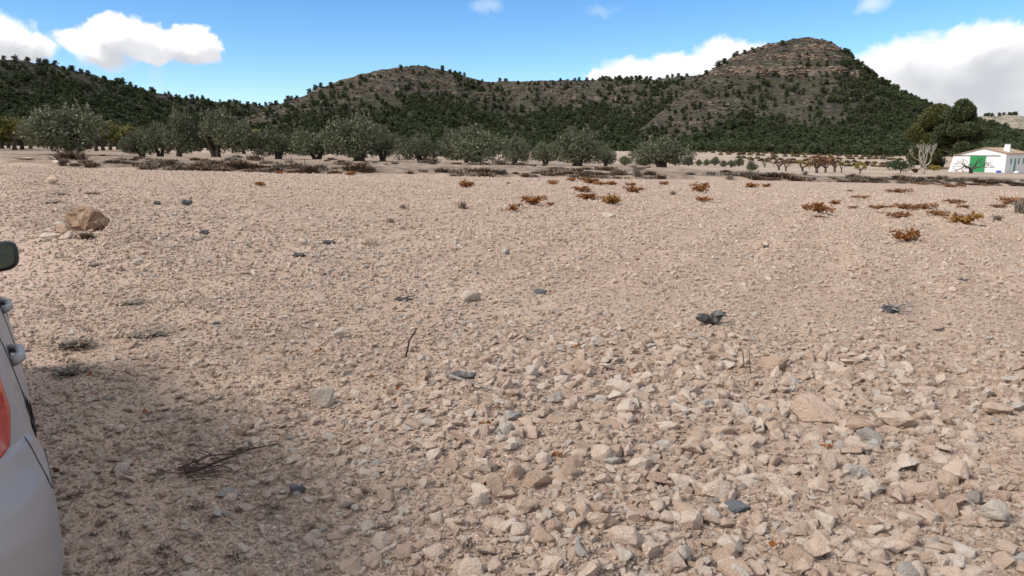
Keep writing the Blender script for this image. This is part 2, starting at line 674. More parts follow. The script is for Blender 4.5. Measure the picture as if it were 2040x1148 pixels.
M['hill_far'] = mat_hill('hill_slope_far', (0.17, 0.15, 0.115), (0.36, 0.30, 0.23), (0.40, 0.34, 0.27), (0.07, 0.08, 0.05), 0.6)
M['olive'] = mat_leaf('olive_foliage', [(0.0, (0.058, 0.066, 0.032)), (0.5, (0.118, 0.125, 0.072)), (0.85, (0.18, 0.188, 0.12)), (1.0, (0.27, 0.275, 0.20))], 0.18, 0.5, 0.14)
M['pine'] = mat_leaf('pine_foliage', [(0.0, (0.034, 0.046, 0.018)), (0.6, (0.062, 0.078, 0.032)), (1.0, (0.105, 0.12, 0.052))], 0.12, 0.6, 0.3)
M['pine_warm'] = mat_leaf('pine_foliage_yellowish', [(0.0, (0.055, 0.06, 0.018)), (0.6, (0.095, 0.1, 0.032)), (1.0, (0.145, 0.14, 0.05))], 0.15, 0.6, 0.1)
M['scrub'] = mat_leaf('hill_scrub', [(0.0, (0.03, 0.034, 0.018)), (0.6, (0.06, 0.06, 0.034)), (1.0, (0.10, 0.09, 0.055))], 0.1, 0.7, 0.3)
M['vine'] = mat_leaf('autumn_vine_leaf', [(0.0, (0.15, 0.05, 0.015)), (0.5, (0.26, 0.095, 0.027)), (0.85, (0.37, 0.16, 0.045)), (1.0, (0.29, 0.18, 0.06))], 0.3, 0.6, 0.15)
M['vine_brown'] = mat_leaf('faded_vine_leaf', [(0.0, (0.13, 0.06, 0.03)), (0.6, (0.25, 0.115, 0.05)), (1.0, (0.33, 0.17, 0.08))], 0.2, 0.7, 0.15)
M['vine_green'] = mat_leaf('turning_vine_leaf', [(0.0, (0.17, 0.075, 0.018)), (0.5, (0.30, 0.14, 0.03)), (0.8, (0.36, 0.2, 0.05)), (1.0, (0.22, 0.2, 0.05))], 0.3, 0.6, 0.1)
M['orange_leaf'] = mat_leaf('orange_tree_leaf', [(0.0, (0.10, 0.036, 0.018)), (0.6, (0.18, 0.07, 0.03)), (1.0, (0.26, 0.125, 0.04))], 0.25, 0.7, 0.1)
M['yellow_leaf'] = mat_leaf('yellow_tree_leaf', [(0.0, (0.14, 0.11, 0.025)), (0.6, (0.25, 0.19, 0.04)), (1.0, (0.36, 0.28, 0.07))], 0.25, 0.7, 0.15)
M['far_vine'] = mat_leaf('far_vine_brown', [(0.0, (0.07, 0.045, 0.03)), (0.6, (0.13, 0.085, 0.05)), (1.0, (0.2, 0.14, 0.085))], 0.15, 0.7, 0.2)
M['far_vine_yellow'] = mat_leaf('far_vine_ochre', [(0.0, (0.08, 0.062, 0.024)), (0.6, (0.14, 0.11, 0.04)), (1.0, (0.2, 0.16, 0.06))], 0.15, 0.7, 0.2)
M['almond'] = mat_leaf('almond_leaf', [(0.0, (0.065, 0.066, 0.018)), (0.6, (0.12, 0.115, 0.03)), (1.0, (0.19, 0.165, 0.045))], 0.2, 0.7, 0.2)
M['green_leaf'] = mat_leaf('deep_green_leaf', [(0.0, (0.018, 0.032, 0.01)), (0.6, (0.035, 0.06, 0.018)), (1.0, (0.075, 0.11, 0.035))], 0.15, 0.45, 0.1)
M['weed'] = mat_leaf('dry_weed', [(0.0, (0.085, 0.052, 0.034)), (0.6, (0.165, 0.108, 0.072)), (1.0, (0.28, 0.205, 0.145))], 0.15, 0.8, 0.2)
M['weed_grey'] = mat_leaf('dead_grey_weed', [(0.0, (0.12, 0.095, 0.07)), (0.6, (0.22, 0.18, 0.14)), (1.0, (0.33, 0.29, 0.23))], 0.15, 0.8, 0.2)
M['olive_bark'] = mat_bark('olive_bark', (0.035, 0.028, 0.022), (0.10, 0.083, 0.066), 9.0)
M['pine_bark'] = mat_bark('pine_bark', (0.05, 0.037, 0.028), (0.12, 0.09, 0.07))
M['grey_bark'] = mat_bark('pale_grey_bark', (0.22, 0.195, 0.165), (0.38, 0.345, 0.30))
M['dark_bark'] = mat_bark('dark_fruit_bark', (0.04, 0.03, 0.025), (0.10, 0.08, 0.065))
M['char'] = mat_bark('charred_wood', (0.012, 0.012, 0.013), (0.13, 0.128, 0.128), 26.0, 0.012)
M['char_grey'] = mat_bark('ashen_wood', (0.015, 0.015, 0.015), (0.21, 0.205, 0.195), 26.0, 0.012)
M['stick'] = mat_bark('dark_stick_bark', (0.03, 0.02, 0.017), (0.085, 0.06, 0.05), 30.0, 0.004)
M['dry_stick'] = mat_bark('bleached_stick', (0.16, 0.135, 0.12), (0.33, 0.29, 0.265), 30.0, 0.004)
M['white_wall'] = mat_plain('whitewash', (0.70, 0.69, 0.685), 0.85, 0.04, 0.8)
M['green_paint'] = mat_plain('green_painted_metal', (0.012, 0.23, 0.07), 0.55, 0.12, 1.5)
M['teal_paint'] = mat_plain('blue_green_paint', (0.03, 0.19, 0.155), 0.55, 0.1)
M['iron'] = mat_plain('rusty_iron', (0.09, 0.062, 0.05), 0.7, 0.2)
M['blue_plastic'] = mat_plain('blue_plastic', (0.02, 0.09, 0.42), 0.4, 0.05)
M['white_plastic'] = mat_plain('white_plastic', (0.75, 0.75, 0.75), 0.5, 0.05)

# ------------------------------------------------------------------ ground: one sheet to the horizon


def build_ground():
    rr = np.concatenate([[0.35, 0.7, 1.0], np.geomspace(1.2, 60, 470), np.geomspace(61, 420, 150), np.geomspace(430, 6500, 34)])
    az = np.concatenate([np.arange(-46, 46.01, 0.17), np.arange(49, 311, 3.0)])
    az = np.radians(az)
    nr, na = len(rr), len(az)
    A, RR = np.meshgrid(az, rr)
    x, y = RR * np.sin(A), RR * np.cos(A)
    z = ground_z(x, y)
    base, edge, infield, bankd, u, r = ground_parts(x, y)
    tn = track_n(x, y)
    track = (1 - sstep(tn + 1.0 * fbm(x * .6, y * .6, 2, 96), -0.8, 0.8)) * sstep(tn, -5.2, -4.3) * (1 - sstep(r, 70, 100))
    wn = fbm(x * .35, y * .35, 3, 71)
    weedy = sstep(bankd + wn * 3, 0.1, 1.6) * (1 - 0.35 * sstep(bankd, 10, 26)) * (1 - sstep(bankd, 45, 80) * 0.8) * (1 - sstep(r, 105, 150)) * (1 - 0.5 * sstep(wn, 0.15, 0.5)) * sstep(tn, -.5, 1.5)
    verge = np.exp(-((tn - 1.3) / 1.1) ** 2) * sstep(fbm(x * .7, y * .7, 3, 81), 0.05, 0.4) * sstep(r, 3, 6) * 0.6
    weedy = np.clip(np.where(y > 0, weedy, 0) + verge * (1 - sstep(r, 40, 55)), 0, 1)
    lft = 1 - sstep(u, 0.15, 0.3)
    plain = sstep(bankd - 28 * lft, 22, 45) * (y > 0)
    far = sstep(r, 13, 26)
    verts = np.stack([x, y, z], -1).reshape(-1, 3)
    i = np.arange(nr - 1)[:, None] * na
    j = np.arange(na)[None, :]
    j2 = (j + 1) % na
    q = np.stack([i + j, i + na + j, i + na + j2, i + j2], -1).reshape(-1, 4)
    c = np.array([[0, 0, gz(0, 0)]])
    verts = np.vstack([verts, c])
    A_ = dict(track=track, weedy=weedy, plain=plain * 1.0, far=far, infield=infield)
    attrs = {k: np.append(v.ravel(), v.ravel()[0]) for k, v in A_.items()}
    me = mesh_np('ground', verts, q, M['ground'], True, attrs)
    # close the middle with a fan
    bm = bmesh.new()
    bm.from_mesh(me)
    bm.verts.ensure_lookup_table()
    cen = bm.verts[len(verts) - 1]
    for k in range(na):
        bm.faces.new((bm.verts[k], bm.verts[(k + 1) % na], cen)).smooth = True
    bmesh.ops.recalc_face_normals(bm, faces=bm.faces[:])
    bm.faces.ensure_lookup_table()
    if sum(f.normal.z for f in bm.faces[:200]) < 0:
        bmesh.ops.reverse_faces(bm, faces=bm.faces[:])
    bm.to_mesh(me)
    bm.free()
    return tag(obj('ground', me), kind='structure')


build_ground()

# ------------------------------------------------------------------ hills


class Hill:
    def __init__(self, name, sil, Rk, Fk, back, prof, mat, noise_amp, seed, terr=None, dens=None):
        pts = []
        for px, py in sil:
            d = pxray(px, py)
            pts.append((math.atan2(d[0], d[1]), d[2] / math.hypot(d[0], d[1])))
        self.az = np.array([p[0] for p in pts])
        self.te = np.array([p[1] for p in pts])
        pa = lambda px: math.atan2(pxray(px, HORIZON)[0], pxray(px, HORIZON)[1])
        self.pa = pa
        self.Ra = np.array([pa(p) for p, _ in Rk]); self.Rv = np.array([v for _, v in Rk])
        self.Fa = np.array([pa(p) for p, _ in Fk]); self.Fv = np.array([v for _, v in Fk])
        self.terr, self.dens = terr, dens
        self.back, self.prof, self.name, self.mat, self.na, self.seed = back, prof, name, mat, noise_amp, seed

    def R(self, a): return np.interp(a, self.Ra, self.Rv)
    def F(self, a): return np.interp(a, self.Fa, self.Fv)

    def z(self, a, r):
        te = np.interp(a, self.az, self.te)
        R_, F_ = self.R(a), self.F(a)
        x, y = r * np.sin(a), r * np.cos(a)
        zb = -1.6
        H = np.maximum(CAMZ + te * R_ - zb, 0.5)
        t = (r - F_) / (R_ - F_)
        n = fbm(x / 45.0, y / 45.0, 4, self.seed)
        gully = fbm(a * 55 + 0.3 * n, r / 160.0, 3, self.seed + 9)
        tt = np.clip(t + (0.05 * n + 0.05 * gully) * np.clip(t, 0, 1) * (1 - np.clip(t, 0, 1)) * 3, 0, 1)
        s = np.interp(tt, self.prof[0], self.prof[1])
        tb = np.clip((r - R_) / self.back, 0, 1)
        s = np.where(r > R_, 0.5 + 0.5 * np.cos(np.pi * tb), s)
        tc_ = np.clip(t, 0, 1)
        env = np.where(r > R_, (1 - tb), np.minimum(1, 4 * tc_)) * np.minimum(1, H / 30)
        zz = zb + H * s + env * self.na * (0.9 * n * np.where(t < 0.97, 1, 0.25) + 0.35 * fbm(x / 9.0, y / 9.0, 3, self.seed + 4))
        if self.terr:
            wob = 2.2 * fbm(a * 30, r * 0.004, 2, self.seed + 7)
            zt = np.interp(zz + wob, self.terr[0], self.terr[1]) - wob
            zz = zz + (zt - zz) * 0.75 * np.where(r > R_, 0, 1 - sstep(t, 0.72, 0.93))
        return np.where(t < 0, zb - 2.0, zz)

    def point(self, a, t):
        r = self.F(a) + t * (self.R(a) - self.F(a))
        z = self.z(np.asarray(a), np.asarray(r))
        return r * np.sin(a), r * np.cos(a), z

    def build(self, a0, a1, step=0.0022, rows=130):
        az = np.arange(a0, a1, step)
        T = np.concatenate([np.linspace(-0.02, 1.0, rows), 1 + np.linspace(0.02, 1, 26) ** 1.2])
        A, TT = np.meshgrid(az, T)
        rr = np.where(TT <= 1, self.F(A) + TT * (self.R(A) - self.F(A)), self.R(A) + (TT - 1) * self.back)
        z = self.z(A, rr)
        z[0] -= 3
        V = np.stack([rr * np.sin(A), rr * np.cos(A), z], -1).reshape(-1, 3)
        na = len(az)
        i = np.arange(len(T) - 1)[:, None] * na
        j = np.arange(na - 1)[None, :]
        q = np.stack([i + j, i + j + 1, i + na + j + 1, i + na + j], -1).reshape(-1, 4)
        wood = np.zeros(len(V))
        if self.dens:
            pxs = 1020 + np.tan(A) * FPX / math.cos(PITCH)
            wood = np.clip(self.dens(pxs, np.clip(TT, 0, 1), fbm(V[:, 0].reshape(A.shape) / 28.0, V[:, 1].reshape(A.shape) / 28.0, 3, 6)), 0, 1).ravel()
        return tag(obj(self.name, mesh_np(self.name, V, q, self.mat, True, {'wood': wood})), kind='structure')


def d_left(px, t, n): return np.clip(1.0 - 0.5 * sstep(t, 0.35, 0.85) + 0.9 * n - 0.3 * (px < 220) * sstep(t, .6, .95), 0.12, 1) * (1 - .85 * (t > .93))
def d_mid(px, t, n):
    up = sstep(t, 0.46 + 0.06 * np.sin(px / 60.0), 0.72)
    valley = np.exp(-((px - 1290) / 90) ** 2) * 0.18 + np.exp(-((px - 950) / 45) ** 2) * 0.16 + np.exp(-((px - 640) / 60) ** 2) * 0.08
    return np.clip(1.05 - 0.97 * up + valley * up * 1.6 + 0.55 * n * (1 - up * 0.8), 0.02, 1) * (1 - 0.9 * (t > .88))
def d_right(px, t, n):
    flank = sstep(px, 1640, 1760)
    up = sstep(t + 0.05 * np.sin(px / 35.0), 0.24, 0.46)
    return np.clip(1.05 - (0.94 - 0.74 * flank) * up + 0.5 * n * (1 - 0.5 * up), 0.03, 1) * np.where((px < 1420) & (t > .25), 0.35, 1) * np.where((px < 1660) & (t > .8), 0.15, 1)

TERR_R = ([-20, 50, 56, 58.5, 68, 70.5, 79, 81.5, 88, 90, 95, 130], [-20, 50, 53, 61, 66, 73.5, 77.5, 84, 87, 92, 95, 130])
TERR_M = ([-20, 38, 43, 44.5, 52, 53.5, 60, 90], [-20, 38, 41.5, 46, 51, 55, 60, 90])
soft = ([0, .15, .35, .55, .75, .9, 1.0], [0, .045, .17, .36, .62, .86, 1.0])
mound = ([0, .15, .35, .55, .72, .86, 1.0], [0, .05, .19, .42, .68, .89, 1.0])
crag = ([0, .2, .4, .6, .75, .88, 1.0], [0, .08, .235, .455, .655, .85, 1.0])
hill_left = Hill('hill_left', [(-900, 170), (-500, 118), (-200, 112), (0, 120), (60, 124), (100, 129), (150, 140), (200, 153), (250, 168), (300, 182), (350, 194),
                               (400, 201), (450, 206), (500, 211), (560, 216), (640, 226), (720, 245), (900, 285)],
                 [(-900, 560), (0, 560), (300, 640), (560, 860), (900, 900)], [(-900, 300), (0, 320), (300, 350), (900, 420)], 320, soft, M['hill_dark'], 5.0, 101, None, d_left)
hill_mid = Hill('hill_middle', [(380, 296), (450, 262), (500, 236), (530, 217), (560, 208), (600, 196), (640, 175), (680, 160), (720, 149), (760, 139), (800, 132.5), (840, 131),
                                (880, 137), (920, 149), (960, 160), (985, 163.5), (1040, 163), (1100, 161), (1180, 159), (1240, 159), (1300, 160), (1350, 153),
                                (1420, 148), (1520, 170), (1620, 230), (1700, 290)],
                [(380, 540), (820, 640), (1000, 740), (1300, 790), (1700, 800)], [(380, 375), (1000, 385), (1300, 400), (1700, 420)], 330, mound, M['hill'], 4.5, 202, TERR_M, d_mid)
hill_right = Hill('hill_right', [(1180, 297), (1250, 276), (1290, 246), (1330, 212), (1370, 176), (1400, 153), (1430, 131), (1460, 114), (1500, 98), (1540, 86), (1580, 78), (1610, 74),
                                 (1640, 78.5), (1665, 89), (1690, 107), (1710, 125), (1740, 151), (1770, 171), (1800, 188), (1830, 202), (1870, 218), (1930, 238),
                                 (1990, 255), (2040, 270), (2150, 292), (2250, 297)],
                  [(1180, 470), (1290, 520), (1400, 590), (1600, 700), (1800, 660), (2250, 560)], [(1180, 405), (1600, 385), (2250, 370)], 300, crag, M['hill'], 3.0, 303, TERR_R, d_right)
hill_far = Hill('hill_far', [(1500, 290), (1750, 262), (1860, 245), (1940, 234), (1990, 232), (2040, 231), (2200, 222), (2500, 240), (2900, 290)],
                [(1500, 1500), (2900, 1500)], [(1500, 1050), (2900, 1000)], 500, soft, M['hill_far'], 8.0, 404)
hill_left.build(hill_left.pa(-900), hill_left.pa(900))
hill_mid.build(hill_mid.pa(380), hill_mid.pa(1700))
hill_right.build(hill_right.pa(1180), hill_right.pa(2250), 0.0018, 190)
hill_far.build(hill_far.pa(1500), hill_far.pa(2900), 0.004, 60)

# ------------------------------------------------------------------ scattering of uncountable stuff


def scatter(name, pos, rot, scl, idx, variants, label, cat):
    """one object whose geometry nodes place small meshes on points"""
    me = bpy.data.meshes.new(name)
    n = len(pos)
    me.vertices.add(n)
    me.vertices.foreach_set('co', np.asarray(pos, dtype=np.float32).ravel())
    for an, ty, av in (('rot', 'FLOAT_VECTOR', rot), ('scl', 'FLOAT_VECTOR', scl)):
        a = me.attributes.new(an, ty, 'POINT')
        a.data.foreach_set('vector', np.asarray(av, dtype=np.float32).ravel())
    a = me.attributes.new('pick', 'INT', 'POINT')
    a.data.foreach_set('value', np.asarray(idx, dtype=np.int32))
    col = bpy.data.collections.new(name + '_kinds')
    for k, vm in enumerate(variants):
        col.objects.link(bpy.data.objects.new('%s_kind_%02d' % (name, k), vm))
    ng = bpy.data.node_groups.new(name + '_scatter', 'GeometryNodeTree')
    ng.interface.new_socket('Geometry', in_out='INPUT', socket_type='NodeSocketGeometry')
    ng.interface.new_socket('Geometry', in_out='OUTPUT', socket_type='NodeSocketGeometry')
    gi = ng.nodes.new('NodeGroupInput')
    go = ng.nodes.new('NodeGroupOutput')
    ci = ng.nodes.new('GeometryNodeCollectionInfo')
    ci.inputs['Collection'].default_value = col
    ci.inputs['Separate Children'].default_value = True
    ci.inputs['Reset Children'].default_value = True
    ip = ng.nodes.new('GeometryNodeInstanceOnPoints')
    ip.inputs['Pick Instance'].default_value = True

    def na(nm, dt):
        q = ng.nodes.new('GeometryNodeInputNamedAttribute')
        q.data_type = dt
        q.inputs['Name'].default_value = nm
        return q.outputs[0]
    e2r = ng.nodes.new('FunctionNodeEulerToRotation')
    ng.links.new(na('rot', 'FLOAT_VECTOR'), e2r.inputs[0])
    ng.links.new(gi.outputs[0], ip.inputs['Points'])
    ng.links.new(ci.outputs[0], ip.inputs['Instance'])
    ng.links.new(na('pick', 'INT'), ip.inputs['Instance Index'])
    ng.links.new(e2r.outputs[0], ip.inputs['Rotation'])
    ng.links.new(na('scl', 'FLOAT_VECTOR'), ip.inputs['Scale'])
    ng.links.new(ip.outputs[0], go.inputs[0])
    o = obj(name, me)
    md = o.modifiers.new('scatter', 'NODES')
    md.node_group = ng
    return tag(o, label, cat, kind='stuff')


def stone_mesh(name, seed, npts, mat, flat=0.7, chips=3, chip=0.07):
    """broken angular limestone, about 1 across, middle at the origin"""
    r = np.random.default_rng(seed)
    p = r.normal(size=(npts, 3))
    p /= np.linalg.norm(p, axis=1)[:, None]
    p *= (0.42 + 0.12 * r.random((npts, 1)))
    p[:, 0] *= r.uniform(0.85, 1.15)
    p[:, 1] *= r.uniform(0.65, 0.95)
    p[:, 2] *= flat * r.uniform(0.8, 1.2)
    q = np.vstack([p + r.normal(size=p.shape) * chip * 0.6 for _ in range(chips)])
    bm = bmesh.new()
    for v in q:
        bm.verts.new(v)
    res = bmesh.ops.convex_hull(bm, input=bm.verts[:])
    dead = [g for g in res['geom_interior'] + res['geom_unused'] if isinstance(g, bmesh.types.BMVert)]
    bmesh.ops.delete(bm, geom=list(set(dead)), context='VERTS')
    loose = [v for v in bm.verts if not v.link_faces]
    bmesh.ops.delete(bm, geom=loose, context='VERTS')
    bmesh.ops.recalc_face_normals(bm, faces=bm.faces[:])
    me = bpy.data.meshes.new(name)
    bm.to_mesh(me)
    bm.free()
    me.materials.append(mat)
    return me


def big_stone_mesh(name, seed, mat, flat=0.7, rough=0.05, npts=11):
    """larger stone: hull, then subdivided and roughened so that faces are uneven"""
    me = stone_mesh(name, seed, npts, mat, flat, 3, 0.08)
    bm = bmesh.new()
    bm.from_mesh(me)
    bmesh.ops.subdivide_edges(bm, edges=bm.edges[:], cuts=2, use_grid_fill=True)
    bmesh.ops.triangulate(bm, faces=bm.faces[:])
    off = Vector((seed * 3.7, seed * 1.3, 0))
    from mathutils import noise as mn
    for v in bm.verts:
        n = mn.noise_vector(v.co * 3.2 + off) * rough + mn.noise_vector(v.co * 8.5 + off) * rough * 0.45
        v.co += n
    bm.normal_update()
    if seed % 2:
        for f in bm.faces:
            f.smooth = True
    bm.to_mesh(me)
    bm.free()
    return me


# ------------------------------------------------------------------ stones of the field
FOV_T = 0.72


def field_stones():
    N = 270000
    Y0, Y1 = 1.5, 47.0
    # distance so that the count per metre falls as a power law of resolvable size
    uu = rng.random(N)
    a = Y0 ** -0.3
    b = Y1 ** -0.3
    Y = (a - uu * (a - b)) ** (-1 / 0.3)
    U = rng.uniform(-0.92, 0.92, N)
    X = U * Y
    smin = 0.0036 * Y
    s = smin * (1 - rng.random(N)) ** (-1 / 2.3)
    base, edge, infield, bankd, u, r = ground_parts(X, Y)
    tn = track_n(X, Y)
    # bigger stones lie thick on the right and in front, finer to the left and further off
    coarse = sstep(X + 1.6 * fbm(X * .5, Y * .5, 2, 91), -2.0, 1.2) * (1 - sstep(Y + 1.5 * fbm(X * .4, Y * .4, 2, 92), 5.0, 8.5))
    s = s * (0.72 + 0.42 * coarse)
    smax = np.where(Y < 9, 0.07 + 0.075 * coarse, 0.105)
    s = np.minimum(s, smax * rng.uniform(0.75, 1.1, N))
    ok = (bankd < 0.2)
    # dusty bare strips between the furrows
    phase = (X * 0.914 - Y * 0.406) * 2 * math.pi / 1.25 + 2.2 * fbm(X * .25, Y * .25, 2, 21)
    dens = 1.12 + 0.42 * np.sin(phase) + 1.1 * fbm(X * .55, Y * .55, 3, 95)
    keep = rng.random(N) < np.clip(dens + 0.25 * coarse, 0.12, 1.0)
    onroad = (tn < 0.3)
    keep &= ~((tn < -0.4) & (s > 0.045)) & ~(rng.random(N) < (1 - sstep(tn + 1.2 * fbm(X * .6, Y * .6, 2, 96), -0.9, 0.9)) * (0.68 + 0.27 * sstep(Y, 7, 14)))
    keep &= ok
    # not under the car
    keep &= ~((tn < -0.1) & (Y < 6) & (X < -1.2) & (s > 0.03))
    X, Y, s = X[keep], Y[keep], s[keep]
    return X, Y, s


sx, sy, ss = field_stones()
n = len(sx)
flatness = rng.uniform(0.55, 1.0, n)
sz = ground_z(sx, sy) + ss * rng.uniform(0.0, 0.24, n) * flatness
rot = np.stack([rng.normal(0, 0.35, n), rng.normal(0, 0.35, n), rng.uniform(0, 6.283, n)], -1)
tumb = rng.random(n) < 0.3
rot[tumb, 0] = rng.uniform(0, 6.283, tumb.sum())
scl = np.stack([ss * rng.uniform(0.85, 1.25, n), ss * rng.uniform(0.8, 1.1, n), ss * flatness], -1)
pos = np.stack([sx, sy, sz], -1)
# the 270 largest in view are things of their own, the rest is stuff
infov = (np.abs(sx / sy) < 0.68) & (sy > 2.45)
app = np.where(infov, ss / sy, 0)
order = np.argsort(-app)
big = order[:262]
rest = np.ones(n, bool)
rest[big] = False
# patches where bluish grey stones gather
gx = [(at(640, 500), 2.2), (at(560, 440), 2.6), (at(760, 560), 1.6), (at(1000, 610), 1.2), (at(430, 430), 2.5), (at(1250, 365), 9.0), (at(1700, 372), 10.0)]
pg = np.full(n, 0.02)
for c, rad in gx:
    pg = np.maximum(pg, 0.24 * np.exp(-((sx - c.x) ** 2 + (sy - c.y) ** 2) / (rad * rad)))
isgrey = rng.random(n) < pg
small_kinds = [stone_mesh('stone_small', 300 + k, 9, M['stone'], 0.75, 2) for k in range(10)]
mid_kinds = [stone_mesh('stone_mid', 330 + k, 13, M['stone'], 0.72, 3) for k in range(10)]
grey_kinds = [stone_mesh('stone_grey', 360 + k, 10, M['grey_stone'], 0.68, 3) for k in range(6)]
kinds = small_kinds + mid_kinds + grey_kinds
pick = np.where(app > 0.012, 10 + rng.integers(0, 10, n), rng.integers(0, 10, n))
pick = np.where(isgrey, 20 + rng.integers(0, 6, n), pick)
scatter('field_gravel', pos[rest], rot[rest], scl[rest], pick[rest], kinds, 'pale pinkish limestone gravel and small stones covering the ploughed field', 'gravel')

big_kinds = [big_stone_mesh('stone', 500 + k, M['stone'], 0.74) for k in range(18)]
big_grey = [big_stone_mesh('stone', 540 + k, M['grey_stone'], 0.6) for k in range(5)]
for c, i in enumerate(big):
    o = bpy.data.objects.new('stone', big_grey[c % 5] if isgrey[i] else big_kinds[c % 18])
    o.location = pos[i]
    o.rotation_euler = rot[i] * np.array([0.5, 0.5, 1])
    o.scale = scl[i]
    link(o)
    zone = ('at the bottom left, near the car', 'in the bottom middle', 'in the bottom right')[int(np.digitize(sx[i] / sy[i], [-.22, .18]))] if sy[i] < 4.2 else ('in the left half of the middle ground', 'in the right half of the middle ground')[int(sx[i] > 0)]
    if isgrey[i]:
        tag(o, 'loose grey limestone among the paler field stones ' + zone, 'stone', 'loose grey stones ' + zone)
    else:
        tag(o, 'loose pale pinkish limestone in the gravel ' + zone, 'stone', 'loose pale stones ' + zone)

# ------------------------------------------------------------------ named larger stones of the field
# photo px, py of the foot, width and height in photo pixels, material, label
NAMED_STONES = [
    (640, 815, 46, 48, 'pale_stone', 'rounded cream stone left of centre beside two small round stones'),
    (1550, 744, 58, 36, 'stone', 'broad rounded tan stone on the right below the charred stump'),
    (1640, 846, 108, 62, 'stone', 'largest stone of the field, a rough grey-cream slab at right'),
    (1722, 866, 70, 36, 'stone', 'flat chipped stone lying against the largest slab at right'),
    (1795, 858, 74, 40, 'stone', 'blocky stone just right of the largest slab'),
    (985, 994, 42, 54, 'stone', 'upright blunt stone in the bottom middle cluster'),
    (1068, 976, 66, 34, 'stone', 'long loaf-shaped stone right of the upright blunt stone'),
    (1022, 962, 44, 44, 'stone', 'wedge-shaped stone behind the upright blunt stone'),
    (962, 946, 36, 42, 'stone', 'angular two-faced stone at the back of the bottom middle cluster'),
    (957, 1012, 48, 34, 'stone', 'flat-topped brown stone in front of the upright blunt stone'),
    (868, 922, 46, 30, 'stone', 'low oblong tan stone left of the bottom middle cluster'),
    (1245, 1104, 62, 66, 'stone', 'tall pointed tan stone at the bottom, right of middle'),
    (1200, 1062, 52, 44, 'stone', 'dusty stone half buried behind the tall pointed stone'),
    (1440, 1002, 56, 54, 'stone', 'steep triangular stone above the slate-grey slab at bottom right'),
    (1468, 1026, 52, 26, 'slate_stone', 'slate-grey flat slab below the steep triangular stone'),
    (1418, 1046, 46, 40, 'pale_stone', 'domed pale stone left of the slate-grey slab at bottom right'),
    (1442, 916, 50, 36, 'stone', 'rough-broken reddish stone in the right foreground'),
    (1408, 906, 34, 34, 'stone', 'small squarish stone against the rough-broken reddish stone'),
    (1912, 962, 42, 52, 'stone', 'tall split stone standing at far right of the foreground'),
    (1885, 936, 44, 34, 'stone', 'rounded stone leaning behind the tall split stone at far right'),
    (1954, 1008, 40, 40, 'grey_stone', 'grey faceted block at the lower right edge'),
    (1995, 1046, 66, 50, 'pale_stone', 'broad concave cream stone by the lower right edge'),
    (2005, 832, 62, 28, 'stone', 'long low stone by the right edge of the picture'),
    (1655, 940, 38, 38, 'stone', 'conical brown stone in the right foreground'),
    (1748, 990, 52, 30, 'stone', 'sharp-edged ochre stone right of the conical brown stone'),
    (1055, 752, 28, 32, 'pale_stone', 'squared pale stone in the middle of the field'),
    (1160, 748, 42, 36, 'stone', 'blocky stone right of the squared pale stone mid-field'),
    (937, 603, 38, 26, 'pale_stone', 'smooth domed cream stone standing out in the middle distance'),
    (898, 488, 32, 16, 'pale_stone', 'low pale stone in the far middle of the field'),
    (732, 489, 24, 18, 'stone', 'pointed tan stone left of the far low pale stone'),
    (1212, 434, 26, 13, 'pale_stone', 'bright white angular stone near the orange vines'),
    (590, 988, 30, 28, 'slate_stone', 'brownish-grey faceted stone in the lower left'),
    (450, 995, 48, 16, 'grey_stone', 'flat pale grey slab in the shaded lower left'),
    (1079, 588, 24, 18, 'slate_stone', 'dark slate-blue stone beyond the middle of the field'),
    (670, 674, 28, 30, 'stone', 'tilted stone with a shaded end, left of the upright stick'),
    (1008, 508, 18, 14, 'grey_stone', 'small bluish-white stone in the far middle'),
    (598, 488, 24, 14, 'pale_stone', 'whitish block on the far left of the field'),
    (253, 696, 38, 20, 'stone', 'pale hump-shaped stone near the car on the left'),
    (692, 1142, 50, 26, 'pale_stone', 'pale flat stone cut by the bottom edge of the picture'),
    (1362, 1128, 48, 50, 'pale_stone', 'smooth egg-shaped stone at the bottom edge right of middle'),
    (236, 864, 34, 16, 'stone', 'small flat stone lying close to the car'),
    (1188, 842, 30, 26, 'stone', 'smooth oval stone below the middle of the field'),
    (1018, 840, 34, 24, 'grey_stone', 'two-tone grey stone in the centre of the foreground'),
    (852, 852, 36, 20, 'pale_stone', 'oval chalky stone left of the two-tone grey stone'),
]
from mathutils import noise as mnoise
for k, (px, py, w, h, mt, lab) in enumerate(NAMED_STONES):
    p = at(px, py)
    m_ = mpp(p)
    o = obj('stone', big_stone_mesh('stone', 700 + k, M[mt], 0.9, 0.05, 12))
    o.location = p + Vector((0, w * m_ * 0.36, h * m_ * 0.30))
    o.scale = (w * m_ * 1.08, w * m_ * 0.95, h * m_ * 1.22)
    o.rotation_euler = (random.uniform(-.15, .15), random.uniform(-.15, .15), random.uniform(-.5, .5))
    tag(o, lab, 'stone')

